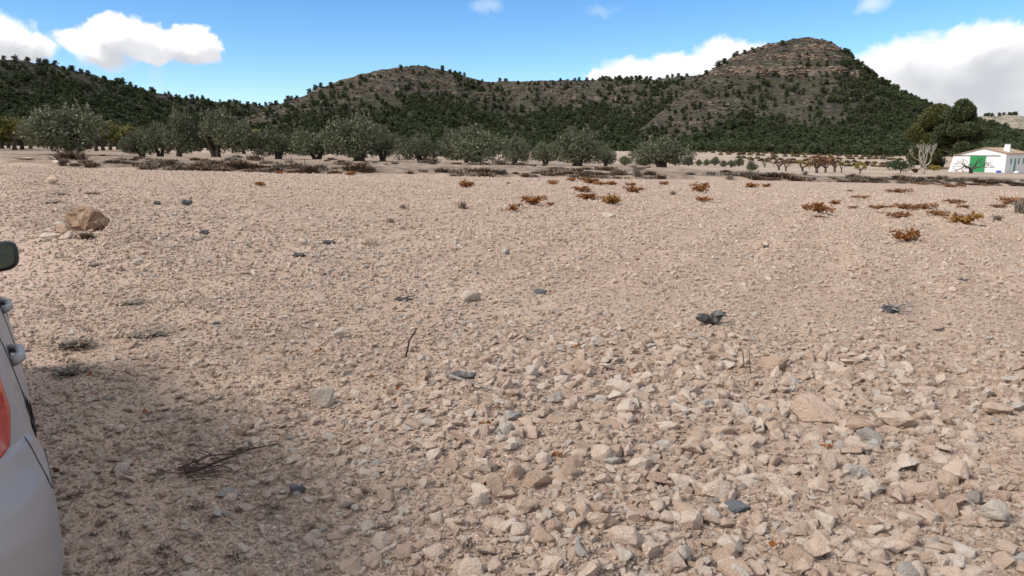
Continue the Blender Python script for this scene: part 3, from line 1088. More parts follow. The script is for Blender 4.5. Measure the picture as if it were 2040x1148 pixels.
# brown boulder with stones piled round it at the verge of the track
pb = at(140, 468)
mb = mpp(pb)
bme = big_stone_mesh('boulder', 904, M['brown_rock'], 0.95, 0.06, 22)
bm = bmesh.new(); bm.from_mesh(bme)
bmesh.ops.subdivide_edges(bm, edges=bm.edges[:], cuts=1, use_grid_fill=True)
bmesh.ops.triangulate(bm, faces=bm.faces[:])
for v in bm.verts:
    v.co.x *= 1.12 - 0.55 * (v.co.z + 0.3)
    v.co.y *= 1.12 - 0.55 * (v.co.z + 0.3)
    v.co += mnoise.noise_vector(v.co * Vector((5, 5, 9)) + Vector((4, 1, 7))) * 0.11 + mnoise.noise_vector(v.co * 15) * 0.035
bm.to_mesh(bme); bm.free()
o = obj('boulder', bme)
o.location = pb + Vector((0.05, 0.45, 0.24)); o.scale = (88 * mb, 76 * mb, 78 * mb)
tag(o, 'big brown weathered boulder on the verge of the dirt track', 'boulder')
for k, (px, py, w, h, lab) in enumerate([
        (100, 480, 38, 18, 'flat grey stone at the left foot of the brown boulder'),
        (132, 477, 26, 14, 'rounded stone in front of the brown boulder'),
        (123, 466, 34, 18, 'tan stone leaning on the lower left of the brown boulder'),
        (152, 464, 36, 22, 'oblong pale stone leaning on the front of the brown boulder'),
        (97, 466, 22, 12, 'small pinkish stone at the left end of the boulder pile'),
        (84, 468, 20, 10, 'outermost small stone left of the boulder pile'),
        (122, 454, 20, 14, 'small stone wedged in the left side of the brown boulder'),
        (103, 366, 26, 13, 'pale stone far up the verge of the track'),
        (50, 318, 30, 6, 'long pale rock beside the track by the olive trees'),
        (112, 326, 16, 6, 'little pale rock under the tall dry tuft by the track')]):
    p = at(px, py)
    m_ = mpp(p)
    o = obj('stone', big_stone_mesh('stone', 930 + k, M['stone' if k % 3 else 'pale_stone'], 0.85, 0.03, 14))
    o.location = p + Vector((0, w * m_ * 0.1, h * m_ * 0.45))
    o.scale = (w * m_ * 1.15, w * m_ * 0.8, h * m_ * 1.4)
    o.rotation_euler = (0, random.uniform(-.2, .2), random.uniform(-.4, .4))
    tag(o, lab, 'stone')

# ------------------------------------------------------------------ foliage builders


def leaf_cloud(name, P, L, W, mat, r, upbias=0.0, tint=None, out=None):
    """lozenge leaves: centre P, half length L, half width W"""
    n = len(P)
    a = r.normal(size=(n, 3))
    if out is not None:
        a = a * 0.6 + out * 0.8
    a[:, 2] += upbias
    a /= np.linalg.norm(a, axis=1)[:, None] + 1e-9
    b = np.cross(a, r.normal(size=(n, 3)))
    b /= np.linalg.norm(b, axis=1)[:, None] + 1e-9
    L = np.broadcast_to(np.asarray(L, dtype=float), (n,))[:, None] * r.uniform(0.7, 1.3, (n, 1))
    W = np.broadcast_to(np.asarray(W, dtype=float), (n,))[:, None] * r.uniform(0.7, 1.3, (n, 1))
    nb = np.cross(a, b) * W * 0.3
    V = np.stack([P - a * L, P + b * W + nb, P + a * L, P - b * W + nb], 1).reshape(-1, 3)
    F = np.arange(4 * n).reshape(n, 4)
    if tint is None:
        tint = r.random(n)
    return mesh_np(name, V, F, mat, False, {'tint': np.repeat(tint, 4)})


def sphere_dirs(n, r):
    d = r.normal(size=(n, 3))
    return d / np.linalg.norm(d, axis=1)[:, None]


def lobes_points(lobes, per, r, zmin=-1e9, shell=0.55):
    P, O = [], []
    for (c, rad) in lobes:
        n = int(per * (rad[0] * rad[1] * rad[2]) ** 0.66)
        d = sphere_dirs(n, r)
        # broken clumps: only keep where a bumpy field is positive
        rr = shell + (1 - shell) * r.random((n, 1)) ** 0.6
        p = np.array(c) + d * rr * np.array(rad)
        f = fbm(p[:, 0] * 1.9 + p[:, 2] * 1.3, p[:, 1] * 1.9 - p[:, 2] * 1.1, 2, 13)
        k = (p[:, 2] > zmin) & (f > -0.30)
        P.append(p[k]); O.append(d[k])
    return np.vstack(P), np.vstack(O)


def olive_parts(seed):
    """olive about 6 m wide and 4.5 m tall: returns trunk mesh, crown mesh"""
    r = np.random.default_rng(seed)
    random.seed(seed)
    lobes = []
    nl = 9
    for k in range(nl):
        t = 2 * math.pi * k / nl + r.uniform(-.3, .3)
        d = r.uniform(1.1, 1.9)
        lobes.append(((d * math.cos(t), d * math.sin(t), r.uniform(1.2, 2.5)), (r.uniform(1.05, 1.5), r.uniform(1.05, 1.5), r.uniform(0.9, 1.3))))
    for k in range(4):
        t = r.uniform(0, 6.28)
        d = r.uniform(0, 0.9)
        lobes.append(((d * math.cos(t), d * math.sin(t), r.uniform(2.8, 3.35)), (r.uniform(.8, 1.2), r.uniform(.8, 1.2), r.uniform(.7, 1.05))))
    P, O = lobes_points(lobes, 430, r, 0.35, 0.45)
    # upright new shoots
    tips = []
    for k in range(46):
        c, rad = lobes[r.integers(0, len(lobes))]
        d = sphere_dirs(1, r)[0]; d[2] = abs(d[2]) + 0.5; d /= np.linalg.norm(d)
        q = np.array(c) + d * np.array(rad) * 0.95
        for s in range(7):
            tips.append(q + np.array([0, 0, 0.085 * s]) + r.normal(0, 0.03, 3))
    tips = np.array(tips)
    P = np.vstack([P, tips]); O = np.vstack([O, np.tile([0, 0, 1.0], (len(tips), 1))])
    tint = np.clip(r.beta(2, 2.4, len(P)), 0, 1)
    crown = leaf_cloud('olive_crown', P, 0.15, 0.05, M['olive'], r, 0.25, tint, O)
    mbk = MB()
    for k in range(random.choice((2, 3, 3))):
        a = random.uniform(0, 6.28)
        bx, by = 0.16 * math.cos(a), 0.16 * math.sin(a)
        lean = random.uniform(0.5, 1.1)
        pts = [(bx * 1.9, by * 1.9, -0.15), (bx * 1.2, by * 1.2, 0.25), (bx * 1.2 + lean * .25 * math.cos(a), by * 1.2 + lean * .25 * math.sin(a), 0.75),
               (lean * .8 * math.cos(a), lean * .8 * math.sin(a), 1.35), (lean * 1.3 * math.cos(a + .2), lean * 1.3 * math.sin(a + .2), 2.1)]
        mbk.tube(pts, [0.36, 0.27, 0.2, 0.14, 0.07], 9, True, 0.16)
        for b in range(3):
            s = pts[3]
            e = (s[0] + random.uniform(-1, 1), s[1] + random.uniform(-1, 1), s[2] + random.uniform(.5, 1.3))
            m2 = ((s[0] + e[0]) / 2 + random.uniform(-.15, .15), (s[1] + e[1]) / 2, (s[2] + e[2]) / 2 + .1)
            mbk.tube([s, m2, e], [0.1, 0.07, 0.03], 6)
    return mbk.mesh('olive_trunk', M['olive_bark'], True), crown


def tree_thing(name, loc, meshes, label, cat, scale=(1, 1, 1), rz=0.0, group=None):
    t = empty(name, loc, rz)
    t.scale = scale
    for pn, me in meshes:
        obj(pn, me, t)
    return tag(t, label, cat, group)


olives = [olive_parts(40 + k) for k in range(7)]
OLIVES = [  # trunk px, distance, crown centre px, crown width px, top py, label
    (148, 75, 128, 168, 206, 'big broad olive tree at far left beside the dirt track'),
    (282, 78, 270, 66, 258, 'small olive tree right of the big olive at far left'),
    (318, 77, 312, 74, 238, 'slim olive tree, third from the left in the olive row'),
    (352, 75, 368, 96, 218, 'tall olive tree on the left of the tallest left-hand pair'),
    (430, 73.5, 450, 108, 210, 'tall bushy olive tree on the right of the tallest left-hand pair'),
    (552, 73, 540, 90, 252, 'low olive tree standing left of the two thin stakes'),
    (630, 73, 612, 104, 256, 'spreading olive tree left of the tall central olive'),
    (716, 71, 700, 140, 226, 'tallest olive tree in the middle of the row'),
    (762, 74, 762, 66, 246, 'olive tree half hidden behind the tallest central olive'),
    (840, 69, 832, 100, 259, 'olive tree with a dark stout trunk right of the tallest central olive'),
    (926, 76, 905, 78, 256, 'olive tree half hidden behind the wide olive with the thickest trunk'),
    (950, 65, 948, 136, 245, 'wide olive tree with the thickest trunk, right of centre'),
    (1024, 70, 1030, 66, 266, 'small olive tree right of the wide thick-trunked olive'),
    (1087, 82, 1084, 60, 281, 'smallest greyish olive tree in the right half of the row'),
    (1150, 76, 1148, 122, 254, 'tall olive tree with a forked trunk in the right half of the row'),
    (1208, 80, 1206, 46, 286, 'bushy young olive right of the forked olive tree'),
    (1320, 84, 1318, 122, 266, 'lone olive tree standing apart at the right end of the row'),
]
for k, (tx, dist, cxp, wpx, top, lab) in enumerate(OLIVES):
    p = at_dist(tx, dist)
    p.z -= 0.05
    m_ = mpp(p)
    ztop = CAMZ + (HORIZON - top) * m_
    h = (ztop - p.z)
    sc_w = wpx * m_ / 5.3
    tr, cr = olives[k % 7]
    t = empty('olive_tree', p, k * 1.7)
    t.scale = (sc_w, sc_w, h / 4.45)
    obj('trunk', tr, t)
    c = obj('crown', cr, t)
    off = Vector(((cxp - tx) * m_ / sc_w, 0, 0))
    c.location = Matrix.Rotation(-k * 1.7, 3, 'Z') @ off
    tag(t, lab, 'olive tree', 'old olive trees in a row behind the field')

# ------------------------------------------------------------------ pines


def pine_parts(seed, tall=1.0, mat='pine', dense=1.0):
    """Aleppo pine about 5 m tall with a ragged crown"""
    r = np.random.default_rng(seed)
    random.seed(seed)
    lobes = []
    H = 5.0
    low = r.uniform(0.08, 0.24)
    for k in range(11):
        f = r.random() if k > 2 else (0.5, 0.8, 1.0)[k]
        z = H * (low + (0.88 - low) * f)
        w = r.uniform(0.75, 1.15)
        t = r.uniform(0, 6.28)
        d = r.uniform(0.4, 1.25) * (1 - 0.75 * f ** 2) if k > 2 else 0.2
        lobes.append(((d * math.cos(t), d * math.sin(t), z), (w, w, r.uniform(0.55, 0.8))))
    lobes.append(((0.2, 0.1, 1.0), (1.2, 1.2, 0.8)))
    lobes.append(((-0.3, -0.2, 1.5), (1.3, 1.2, 0.9)))
    P, O = lobes_points(lobes, 40 * dense, r, 0.3, 0.35)
    cr = leaf_cloud('pine_crown', P, 0.36, 0.22, M[mat], r, 0.35, np.clip(r.beta(2, 2.2, len(P)), 0, 1), O)
    mbk = MB()
    mbk.tube([(0, 0, -0.4), (0.05, 0.02, 1.2), (-0.05, 0.05, 2.6), (0.03, 0, 4.2)], [0.16, 0.13, 0.10, 0.04], 6, True, 0.1)
    for k in range(4):
        z = r.uniform(1.2, 3.6); a = r.uniform(0, 6.28)
        mbk.tube([(0, 0, z), (0.6 * math.cos(a), 0.6 * math.sin(a), z + .3), (1.1 * math.cos(a), 1.1 * math.sin(a), z + .55)], [0.06, 0.05, 0.02], 5)
    return mbk.mesh('pine_trunk', M['pine_bark'], True), cr


def joined(name, a, b):
    """one mesh of trunk and crown, for the mass of the wood"""
    bm = bmesh.new()
    bm.from_mesh(a)
    nf = len(bm.faces)
    bm.from_mesh(b)
    bm.faces.ensure_lookup_table()
    for i, f in enumerate(bm.faces):
        f.material_index = 0 if i < nf else 1
    me = bpy.data.meshes.new(name)
    bm.to_mesh(me)
    bm.free()
    me.materials.append(a.materials[0]); me.materials.append(b.materials[0])
    return me


pines = [pine_parts(140 + k) for k in range(8)]
pine_kinds = [joined('wood_pine', *p) for p in pines]


def hill_scatter(hill, npts, a0, a1, densf, seed, power=1.0):
    r = np.random.default_rng(seed)
    a = r.uniform(hill.pa(a0), hill.pa(a1), npts)
    t = r.random(npts) ** power
    x, y, z = hill.point(a, t)
    pxs = 1020 + np.tan(a) * FPX / math.cos(PITCH)
    n = fbm(x / 28.0, y / 28.0, 3, seed + 3)
    k = r.random(npts) < densf(pxs, t, n)
    return np.stack([x, y, z], -1)[k], t[k], pxs[k]



WP = []
for h, nn, a0, a1, f, sd, pw in ((hill_left, 6400, -250, 640, d_left, 1, 0.8), (hill_mid, 9500, 440, 1420, d_mid, 2, 0.85), (hill_right, 8200, 1230, 2140, d_right, 3, 0.85)):
    P_, t_, px_ = hill_scatter(h, nn, a0, a1, f, sd, pw)
    WP.append(P_)
# the flat wood between the plain and the hills
r = np.random.default_rng(77)
N = 1500
az = r.uniform(hill_left.pa(-200), hill_left.pa(2140), N)
rr = r.uniform(330, 395, N)
x, y = rr * np.sin(az), rr * np.cos(az)
WP.append(np.stack([x, y, ground_z(x, y) - 0.1], -1))
WP = np.vstack(WP)
dist = np.hypot(WP[:, 0], WP[:, 1])
size = rng.uniform(0.42, 1.0, len(WP))
wrot = np.stack([rng.normal(0, .04, len(WP)), rng.normal(0, .04, len(WP)), rng.uniform(0, 6.28, len(WP))], -1)
wscl = np.stack([size * rng.uniform(1.1, 1.6, len(WP)), size * rng.uniform(1.1, 1.6, len(WP)), size * rng.uniform(.75, 1.05, len(WP))], -1)
infov = np.abs(WP[:, 0] / WP[:, 1]) < 0.68
order = np.argsort(np.where(infov, dist, 1e9))
front = order[:150]
rest = np.ones(len(WP), bool); rest[front] = False
scatter('pine_wood', WP[rest], wrot[rest], wscl[rest], rng.integers(0, 8, rest.sum()), pine_kinds, 'dense dark green pine wood covering the foot and flanks of the hills', 'wood')
FOOT = ('below the dark left hill', 'below the rounded middle hill', 'below the craggy right hill')
for c, i in enumerate(front):
    tree_thing('pine_tree', WP[i], (('trunk', pines[c % 8][0]), ('crown', pines[c % 8][1])),
               'dark green pine in the front rank of the wood ' + FOOT[int(np.digitize(WP[i][0] / WP[i][1], [-.33, .16]))], 'pine tree', wscl[i], wrot[i][2], 'pines in the wood ' + FOOT[int(np.digitize(WP[i][0] / WP[i][1], [-.33, .16]))])

# pines on the skylines: photo px, height in photo pixels
SKY = [(hill_left, 'dark pine on the skyline of the left hill', [(8, 14), (30, 13), (52, 15), (75, 11), (98, 16), (112, 14), (128, 12), (160, 14), (178, 12), (190, 11), (222, 10), (246, 12), (255, 15), (272, 10),
                     (312, 14), (318, 12), (338, 8), (390, 13), (400, 11), (412, 10), (465, 11), (478, 9), (500, 11), (514, 10)]),
       (hill_mid, 'dark pine on the skyline of the middle hill', [(545, 13), (556, 12), (573, 10), (586, 12), (597, 9), (622, 15), (634, 16), (645, 14), (884, 13), (908, 9), (918, 11), (962, 8), (996, 11), (1010, 8),
                    (1115, 9), (1143, 10), (1152, 10), (1166, 9), (1178, 8), (1198, 13), (1204, 12), (1222, 11), (1231, 12), (1245, 12), (1254, 13), (1263, 12), (1270, 12),
                    (1283, 12), (1292, 12), (1324, 10), (1334, 11), (1346, 12), (1362, 9)]),
       (hill_right, 'dark pine on the skyline of the craggy right hill', [(1400, 12), (1424, 13), (1434, 13), (1452, 11), (1458, 12), (1472, 11), (1668, 12), (1674, 14), (1682, 10), (1694, 11), (1703, 13), (1712, 12), (1722, 13), (1731, 11), (1744, 13),
                      (1752, 12), (1758, 14), (1768, 12), (1777, 14), (1786, 11), (1793, 13), (1804, 12), (1812, 12), (1820, 13), (1829, 11), (1836, 12), (1846, 12), (1856, 11), (1868, 12)]),
       (hill_far, 'distant pine on the bare far hill behind the farmhouse', [(1955, 9), (1962, 9), (1968, 8), (1983, 8), (1992, 9), (2002, 9), (2008, 8), (2014, 10)])]
for hill, lab, lst in SKY:
    for k, (px, hp) in enumerate(lst):
        a = hill.pa(px)
        x, y, z = (float(v) for v in hill.point(np.array(a), np.array(0.985)))
        d = math.hypot(x, y)
        s = hp * d / FPX / 5.0 * 0.86
        j = (k * 5 + len(lst)) % 8
        w = random.uniform(1.3, 2.0)
        tree_thing('pine_tree', (x, y, z - 0.7 * s), (('trunk', pines[j][0]), ('crown', pines[j][1])), lab, 'pine tree', (s * w, s * w, s), k * 2.1, 'pines on the skyline of the hills')

# scrub and rocks on the slopes


def bush_mesh(name, seed, mat, n=70, L=0.16, W=0.1):
    r = np.random.default_rng(seed)
    d = sphere_dirs(n, r); d[:, 2] = np.abs(d[:, 2])
    P = d * np.array([0.5, 0.5, 0.55]) * (0.5 + 0.5 * r.random((n, 1)))
    return leaf_cloud(name, P, L, W, mat, r, 0.2, None, d)


scrub_kinds = [bush_mesh('scrub', 60 + k, M['scrub']) for k in range(5)]
SP, HR = [], []
for h, nn, a0, a1, sd in ((hill_left, 2200, -250, 640, 11), (hill_mid, 3600, 440, 1420, 12), (hill_right, 3600, 1250, 2140, 13)):
    P_, t_, px_ = hill_scatter(h, nn, a0, a1, lambda px, t, n: np.clip(0.55 + 1.3 * n, 0.05, 1), sd)
    SP.append(P_)
SP = np.vstack(SP)
s_ = rng.uniform(0.9, 2.6, len(SP))
scatter('hill_scrub', SP, np.stack([s_ * 0, s_ * 0, rng.uniform(0, 6.28, len(SP))], -1), np.stack([s_ * 1.15, s_ * 1.1, s_ * .8], -1), rng.integers(0, 5, len(SP)), scrub_kinds,
        'low dark scrub dotted over the stony hillsides', 'scrub')
rock_kinds = [stone_mesh('hill_rock', 80 + k, 12, M['hill_rock'], 0.75, 2) for k in range(8)]
RS = []
for h, nn, a0, a1, sd, f in ((hill_left, 900, -250, 560, 21, lambda px, t, n: np.clip(sstep(t, .5, .9) * (0.4 + n), 0, 1)),
                             (hill_mid, 9000, 480, 1420, 22, lambda px, t, n: np.clip(sstep(t, .4, .65) * (0.55 + 1.2 * n), 0, 1)),
                             (hill_right, 3000, 1290, 1760, 23, lambda px, t, n: np.clip(sstep(t, .3, .5) * (0.25 + 1.0 * n), 0, 1))):
    P_, t_, px_ = hill_scatter(h, nn, a0, a1, f, sd)
    RS.append(np.column_stack([P_, rng.gamma(2.2, 0.45, len(P_)) + 0.4]))
# ledges that run level round the craggy hill and the mound
BANDS = []
for hill, p0, p1, levels in ((hill_right, 1395, 1712, ((54, 60.5, 520, 1.6, 3.6), (67.5, 73, 420, 1.5, 3.2), (78.5, 84, 380, 1.8, 4.0), (87.5, 91.5, 240, 1.6, 3.4), (96, 104, 120, 1.2, 2.4))),
                             (hill_mid, 600, 1000, ((42, 45.5, 260, 1.0, 2.2), (51, 55, 260, 1.0, 2.2), (58, 62, 120, .9, 1.8))),
                             (hill_mid, 1000, 1330, ((44, 47, 120, .9, 2.0), (52, 57, 120, .9, 2.0)))):
    TG = np.linspace(0.2, 0.99, 240)
    for (z0, z1, nn, smn, smx) in levels:
        r = np.random.default_rng(int(z0 * 10 + p0))
        a = r.uniform(hill.pa(p0), hill.pa(p1), nn)
        zt_ = r.uniform(z0, z1, nn)
        A_, T_ = np.meshgrid(a, TG)
        hx, hy, hz = hill.point(A_, T_)
        hit = hz >= zt_[None, :]
        ok_ = hit.any(0) & (fbm(a * 70, zt_ * .2, 2, 8) > -0.22)
        ti = hit.argmax(0)
        c_ = np.arange(nn)
        q_ = r.uniform(smn, smx, nn)
        BANDS.append(np.stack([hx[ti, c_], hy[ti, c_], hz[ti, c_], q_, -a], -1)[ok_])
BANDS = np.vstack(BANDS)
nb_ = len(BANDS)
RS = np.vstack(RS)
nr_ = len(RS)
q = RS[:, 3]
scatter('hillside_rocks', RS[:, :3], np.stack([rng.normal(0, .2, nr_), rng.normal(0, .2, nr_), rng.uniform(0, 6.28, nr_)], -1),
        np.stack([q * rng.uniform(.9, 1.6, nr_), q * rng.uniform(.8, 1.2, nr_), q * rng.uniform(.5, 0.95, nr_)], -1), rng.integers(0, 8, nr_), rock_kinds,
        'brownish rocks and ledges scattered over the upper slopes of the hills', 'rocks')

ledge_kinds = [stone_mesh('ledge_rock', 180 + k, 10, M['ledge_rock'], 0.8, 2) for k in range(6)]
qb = BANDS[:, 3]
scatter('rock_ledges', BANDS[:, :3], np.stack([rng.normal(0, .08, nb_), rng.normal(0, .08, nb_), BANDS[:, 4] + rng.normal(0, .25, nb_)], -1),
        np.stack([qb * rng.uniform(1.1, 2.4, nb_), qb * rng.uniform(.7, 1.1, nb_), qb * rng.uniform(.5, 0.85, nb_)], -1), rng.integers(0, 6, nb_), ledge_kinds,
        'tan rock ledges running in level bands round the hilltops', 'rock ledges')

# two big pines behind the farmhouse


def big_pine(seed, mat, H, Wd, base):
    r = np.random.default_rng(seed)
    random.seed(seed)
    lobes = []
    for k in range(26):
        f = r.uniform(0, 1)
        z = H * (base + (0.93 - base) * f)
        w = Wd * 0.5 * (0.62 + 0.5 * math.sin(math.pi * min(1, 0.18 + 0.75 * f))) * (1 - 0.45 * f ** 3)
        t = r.uniform(0, 6.28)
        d = max(0.0, w - Wd * 0.17) * r.uniform(0.5, 1)
        s = Wd * r.uniform(0.13, 0.21)
        lobes.append(((d * math.cos(t), d * math.sin(t), z), (s, s, s * 0.75)))
    lobes.append(((0, 0, H * 0.93), (Wd * 0.13, Wd * 0.13, H * 0.08)))
    P, O = lobes_points(lobes, 330, r, 0.4, 0.5)
    cr = leaf_cloud('big_pine_crown', P, 0.30, 0.11, M[mat], r, 0.35, np.clip(r.beta(2, 2.2, len(P)), 0, 1), O)
    mbk = MB()
    mbk.tube([(0, 0, -0.3), (0.1, 0, H * .25), (-0.1, 0.1, H * .5), (0, 0, H * .85)], [0.34, 0.27, 0.2, 0.06], 9, True, 0.1)
    for k in range(14):
        z = H * r.uniform(0.2, 0.75); a = r.uniform(0, 6.28); L = Wd * r.uniform(.2, .36)
        mbk.tube([(0, 0, z), (L * .5 * math.cos(a), L * .5 * math.sin(a), z + .5), (L * math.cos(a), L * math.sin(a), z + 1.1)], [0.11, 0.08, 0.03], 5)
    return mbk.mesh('big_pine_trunk', M['pine_bark'], True), cr


for px, dist, wpx, top, mat, base, lab in ((1856, 196, 118, 214, 'pine_warm', 0.04, 'big yellowish-green round pine left of the tallest pine'),
                                           (1908, 188, 110, 203, 'pine', 0.10, 'tallest dark green pine rising behind the white farmhouse')):
    p = at_dist(px, dist)
    m_ = mpp(p)
    H = CAMZ + (HORIZON - top) * m_ - p.z
    tr, cr = big_pine(int(px), mat, H, wpx * m_, base)
    tree_thing('pine_tree', p, (('trunk', tr), ('crown', cr)), lab, 'pine tree')

# ------------------------------------------------------------------ bare and leafy orchard trees


def branches(mbk, p, d, L, rad, depth, spread, r, tips, up=0.15):
    q = Vector(p)
    pts, rads = [q.copy()], [rad]
    dd = Vector(d).normalized()
    for s in range(3):
        dd = (dd + Vector(r.normal(0, 0.13, 3)) + Vector((0, 0, up * 0.4))).normalized()
        q = q + dd * L / 3
        pts.append(q.copy()); rads.append(rad * (1 - 0.09 * (s + 1)))
    mbk.tube(pts, rads, 6 if rad > 0.03 else 4, False)
    if depth == 0:
        tips.append(q.copy())
        return
    for k in range(int(r.integers(2, 4))):
        nd = (dd + Vector(r.normal(0, spread, 3)) + Vector((0, 0, up))).normalized()
        branches(mbk, q, nd, L * r.uniform(0.62, 0.85), max(rads[-1] * r.uniform(.66, .84), 0.0042), depth - 1, spread, r, tips, up)
    if r.random() < 0.5:
        tips.append(pts[2].copy())


def small_tree(seed, H, Wd, bark, leaf=None, nleaf=300, depth=4, spread=0.55, up=0.15, stem=0.22, L=0.10, W=0.07, first=4, rad=0.05):
    """normalised to height H, width Wd"""
    r = np.random.default_rng(seed)
    random.seed(seed)
    mbk = MB(); tips = []
    mbk.tube([(0, 0, -0.12), (0.02, 0, stem * .5), (0, 0.02, stem)], [rad * 1.35, rad * 1.05, rad], 8, True, 0.08)
    for k in range(first):
        a = 2 * math.pi * k / first + r.uniform(-.4, .4)
        branches(mbk, (0, 0, stem), (math.cos(a) * spread * 1.5, math.sin(a) * spread * 1.5, 0.8), 0.26, rad * .7, depth - 1, spread, r, tips, up)
    V = np.array(mbk.v)
    zt, wt_ = V[:, 2].max(), np.percentile(np.hypot(V[:, 0], V[:, 1]), 97) * 2
    S = np.array([Wd / wt_, Wd / wt_, H / zt])
    mbk.v = [tuple(v) for v in (V * S)]
    tr = mbk.mesh('small_tree_wood', M[bark], True)
    parts = [('trunk', tr)]
    if leaf:
        T = np.array([tuple(t) for t in tips]) * S
        P = T[r.integers(0, len(T), nleaf)] + r.normal(0, 0.05 * Wd, (nleaf, 3)) * np.array([1, 1, .8])
        parts.append(('crown', leaf_cloud('small_tree_leaves', P, L, W, M[leaf], r, -0.1)))
    return parts


def put_tree(name, px, py_or_dist, wpx, top, lab, cat, group=None, seed=0, dist=None, **kw):
    p = at_dist(px, dist) if dist else at(px, py_or_dist)
    m_ = mpp(p)
    H = CAMZ + (HORIZON - top) * m_ - p.z
    return tree_thing(name, p, small_tree(seed, H, wpx * m_, **kw), lab, cat, (1, 1, 1), 0, group)


DH = 132.0
put_tree('bare_tree', 1843, 0, 62, 284, 'pale grey leafless tree with upright branches by the farmyard', 'bare tree', seed=3, dist=146, bark='grey_bark', depth=4, spread=0.3, up=0.5, stem=0.2, first=5, rad=0.03)
put_tree('bare_tree', 1939, 352, 82, 311, 'dark leafless fruit tree in front of the green barn door', 'bare tree', seed=5, dist=140, bark='dark_bark', depth=5, spread=0.62, up=0.02, stem=0.22, first=5, rad=0.055)
ORCH = [(1551, 339, 34, 316, 'orange_leaf', 70, 'sparse brownish fruit tree at the left end of the orange orchard'),
        (1565, 341, 30, 318, 'orange_leaf', 25, 'nearly bare dark fruit tree, second from the left in the orange orchard'),
        (1598, 341, 34, 320, 'yellow_leaf', 160, 'low yellow-orange fruit tree in the middle of the orchard'),
        (1626, 345, 56, 311, 'orange_leaf', 420, 'widest rust-orange fruit tree in the orchard'),
        (1644, 344, 36, 314, 'orange_leaf', 240, 'reddish fruit tree just right of the widest orange one'),
        (1662, 343, 38, 313, 'orange_leaf', 60, 'nearly bare fruit tree at the right end of the orange orchard'),
        (1676, 344, 16, 322, 'yellow_leaf', 60, 'thin young yellow-leaved tree beside the orchard'),
        (1713, 346, 26, 325, 'yellow_leaf', 260, 'lone small golden-yellow tree left of the dark green shrub'),
        (1523, 334, 20, 318, None, 0, 'small leafless fruit tree left of the orange orchard')]
for k, (px, py, w, top, lf, nl, lab) in enumerate(ORCH):
    put_tree('fruit_tree', px, py, w, top, lab, 'fruit tree', 'autumn fruit trees in front of the far wood', seed=20 + k, bark='dark_bark', leaf=lf, nleaf=nl, depth=4, spread=0.5, up=0.1, stem=0.25, first=4, rad=0.06, L=0.14, W=0.10)
# small olives beyond the big row
for k, (px, py, w, top, lab) in enumerate([(1372, 331, 26, 312, 'little round olive tree nearest the lone big olive'), (1392, 331, 18, 316, 'little dark olive, second beyond the lone big olive'),
                                           (1407, 331, 16, 315, 'little dark olive, third beyond the lone big olive'), (1424, 330, 26, 311, 'slightly larger little olive in the middle of the far olives'),
                                           (1441, 333, 20, 318, 'little olive in front of the middle of the far olives'), (1456, 334, 20, 317, 'little olive, third from the right end of the far olives'),
                                           (1472, 332, 26, 312, 'little pale-leaved olive, second from the right end of the far olives'), (1497, 341, 28, 319, 'small mushroom-shaped olive at the right end of the far olives'),
                                           (1245, 330, 36, 309, 'low dark olive bush left of the lone big olive'), (1284, 330, 40, 312, 'low olive bush behind the left of the lone big olive'),
                                           (1345, 330, 24, 313, 'low olive bush behind the right of the lone big olive')]):
    p = at(px, py); m_ = mpp(p)
    h = CAMZ + (HORIZON - top) * m_ - p.z
    t = empty('olive_tree', p, k * 2.3)
    t.scale = (w * m_ / 6, w * m_ / 6, h / 4.45)
    obj('trunk', olives[(k + 3) % 7][0], t); obj('crown', olives[(k + 3) % 7][1], t)
    tag(t, lab, 'olive tree', 'small olives beyond the big row')


def round_shrub(px, py, w, top, mat, lab, n=1500, seed=1, L=0.14, W=0.08):
    p = at(px, py); m_ = mpp(p)
    H = CAMZ + (HORIZON - top) * m_ - p.z
    r = np.random.default_rng(seed)
    Wd = w * m_
    lobes = [((r.uniform(-.3, .3) * Wd, r.uniform(-.25, .25) * Wd, H * r.uniform(.35, .7)), (Wd * .24, Wd * .24, H * .3)) for _ in range(9)]
    P, O = lobes_points(lobes, n / 9 / max(0.01, (Wd * Wd * H * .017) ** .66), r, 0.02, 0.5)
    mbk = MB()
    for k in range(4):
        a = k * 1.6
        mbk.tube([(0, 0, -.1), (.1 * math.cos(a), .1 * math.sin(a), H * .3), (Wd * .22 * math.cos(a), Wd * .22 * math.sin(a), H * .65)], [.07, .05, .02], 5)
    tree_thing('shrub', p, (('stem', mbk.mesh('shrub_stem', M['dark_bark'])), ('foliage', leaf_cloud('shrub_foliage', P, L, W, M[mat], r, 0.1, None, O))), lab, 'shrub')


round_shrub(1794, 346, 56, 316, 'green_leaf', 'dense dark green shrub left of the pale bare tree', 1700, 4)
round_shrub(1860, 341, 30, 327, 'yellow_leaf', 'low yellowish-green shrub between bare tree and farmhouse', 500, 5)
round_shrub(1868, 336, 36, 308, 'olive', 'dull olive-green shrub below the big pines', 700, 6)
round_shrub(1825, 345, 16, 334, 'orange_leaf', 'small rusty bush beside the pale bare tree', 200, 7)
round_shrub(1762, 320, 22, 308, 'scrub', 'round dark bush in front of the far wood', 250, 8)
round_shrub(1603, 349, 14, 340, 'weed_grey', 'small grey-green bush below the orange orchard', 200, 9, 0.10, 0.04)

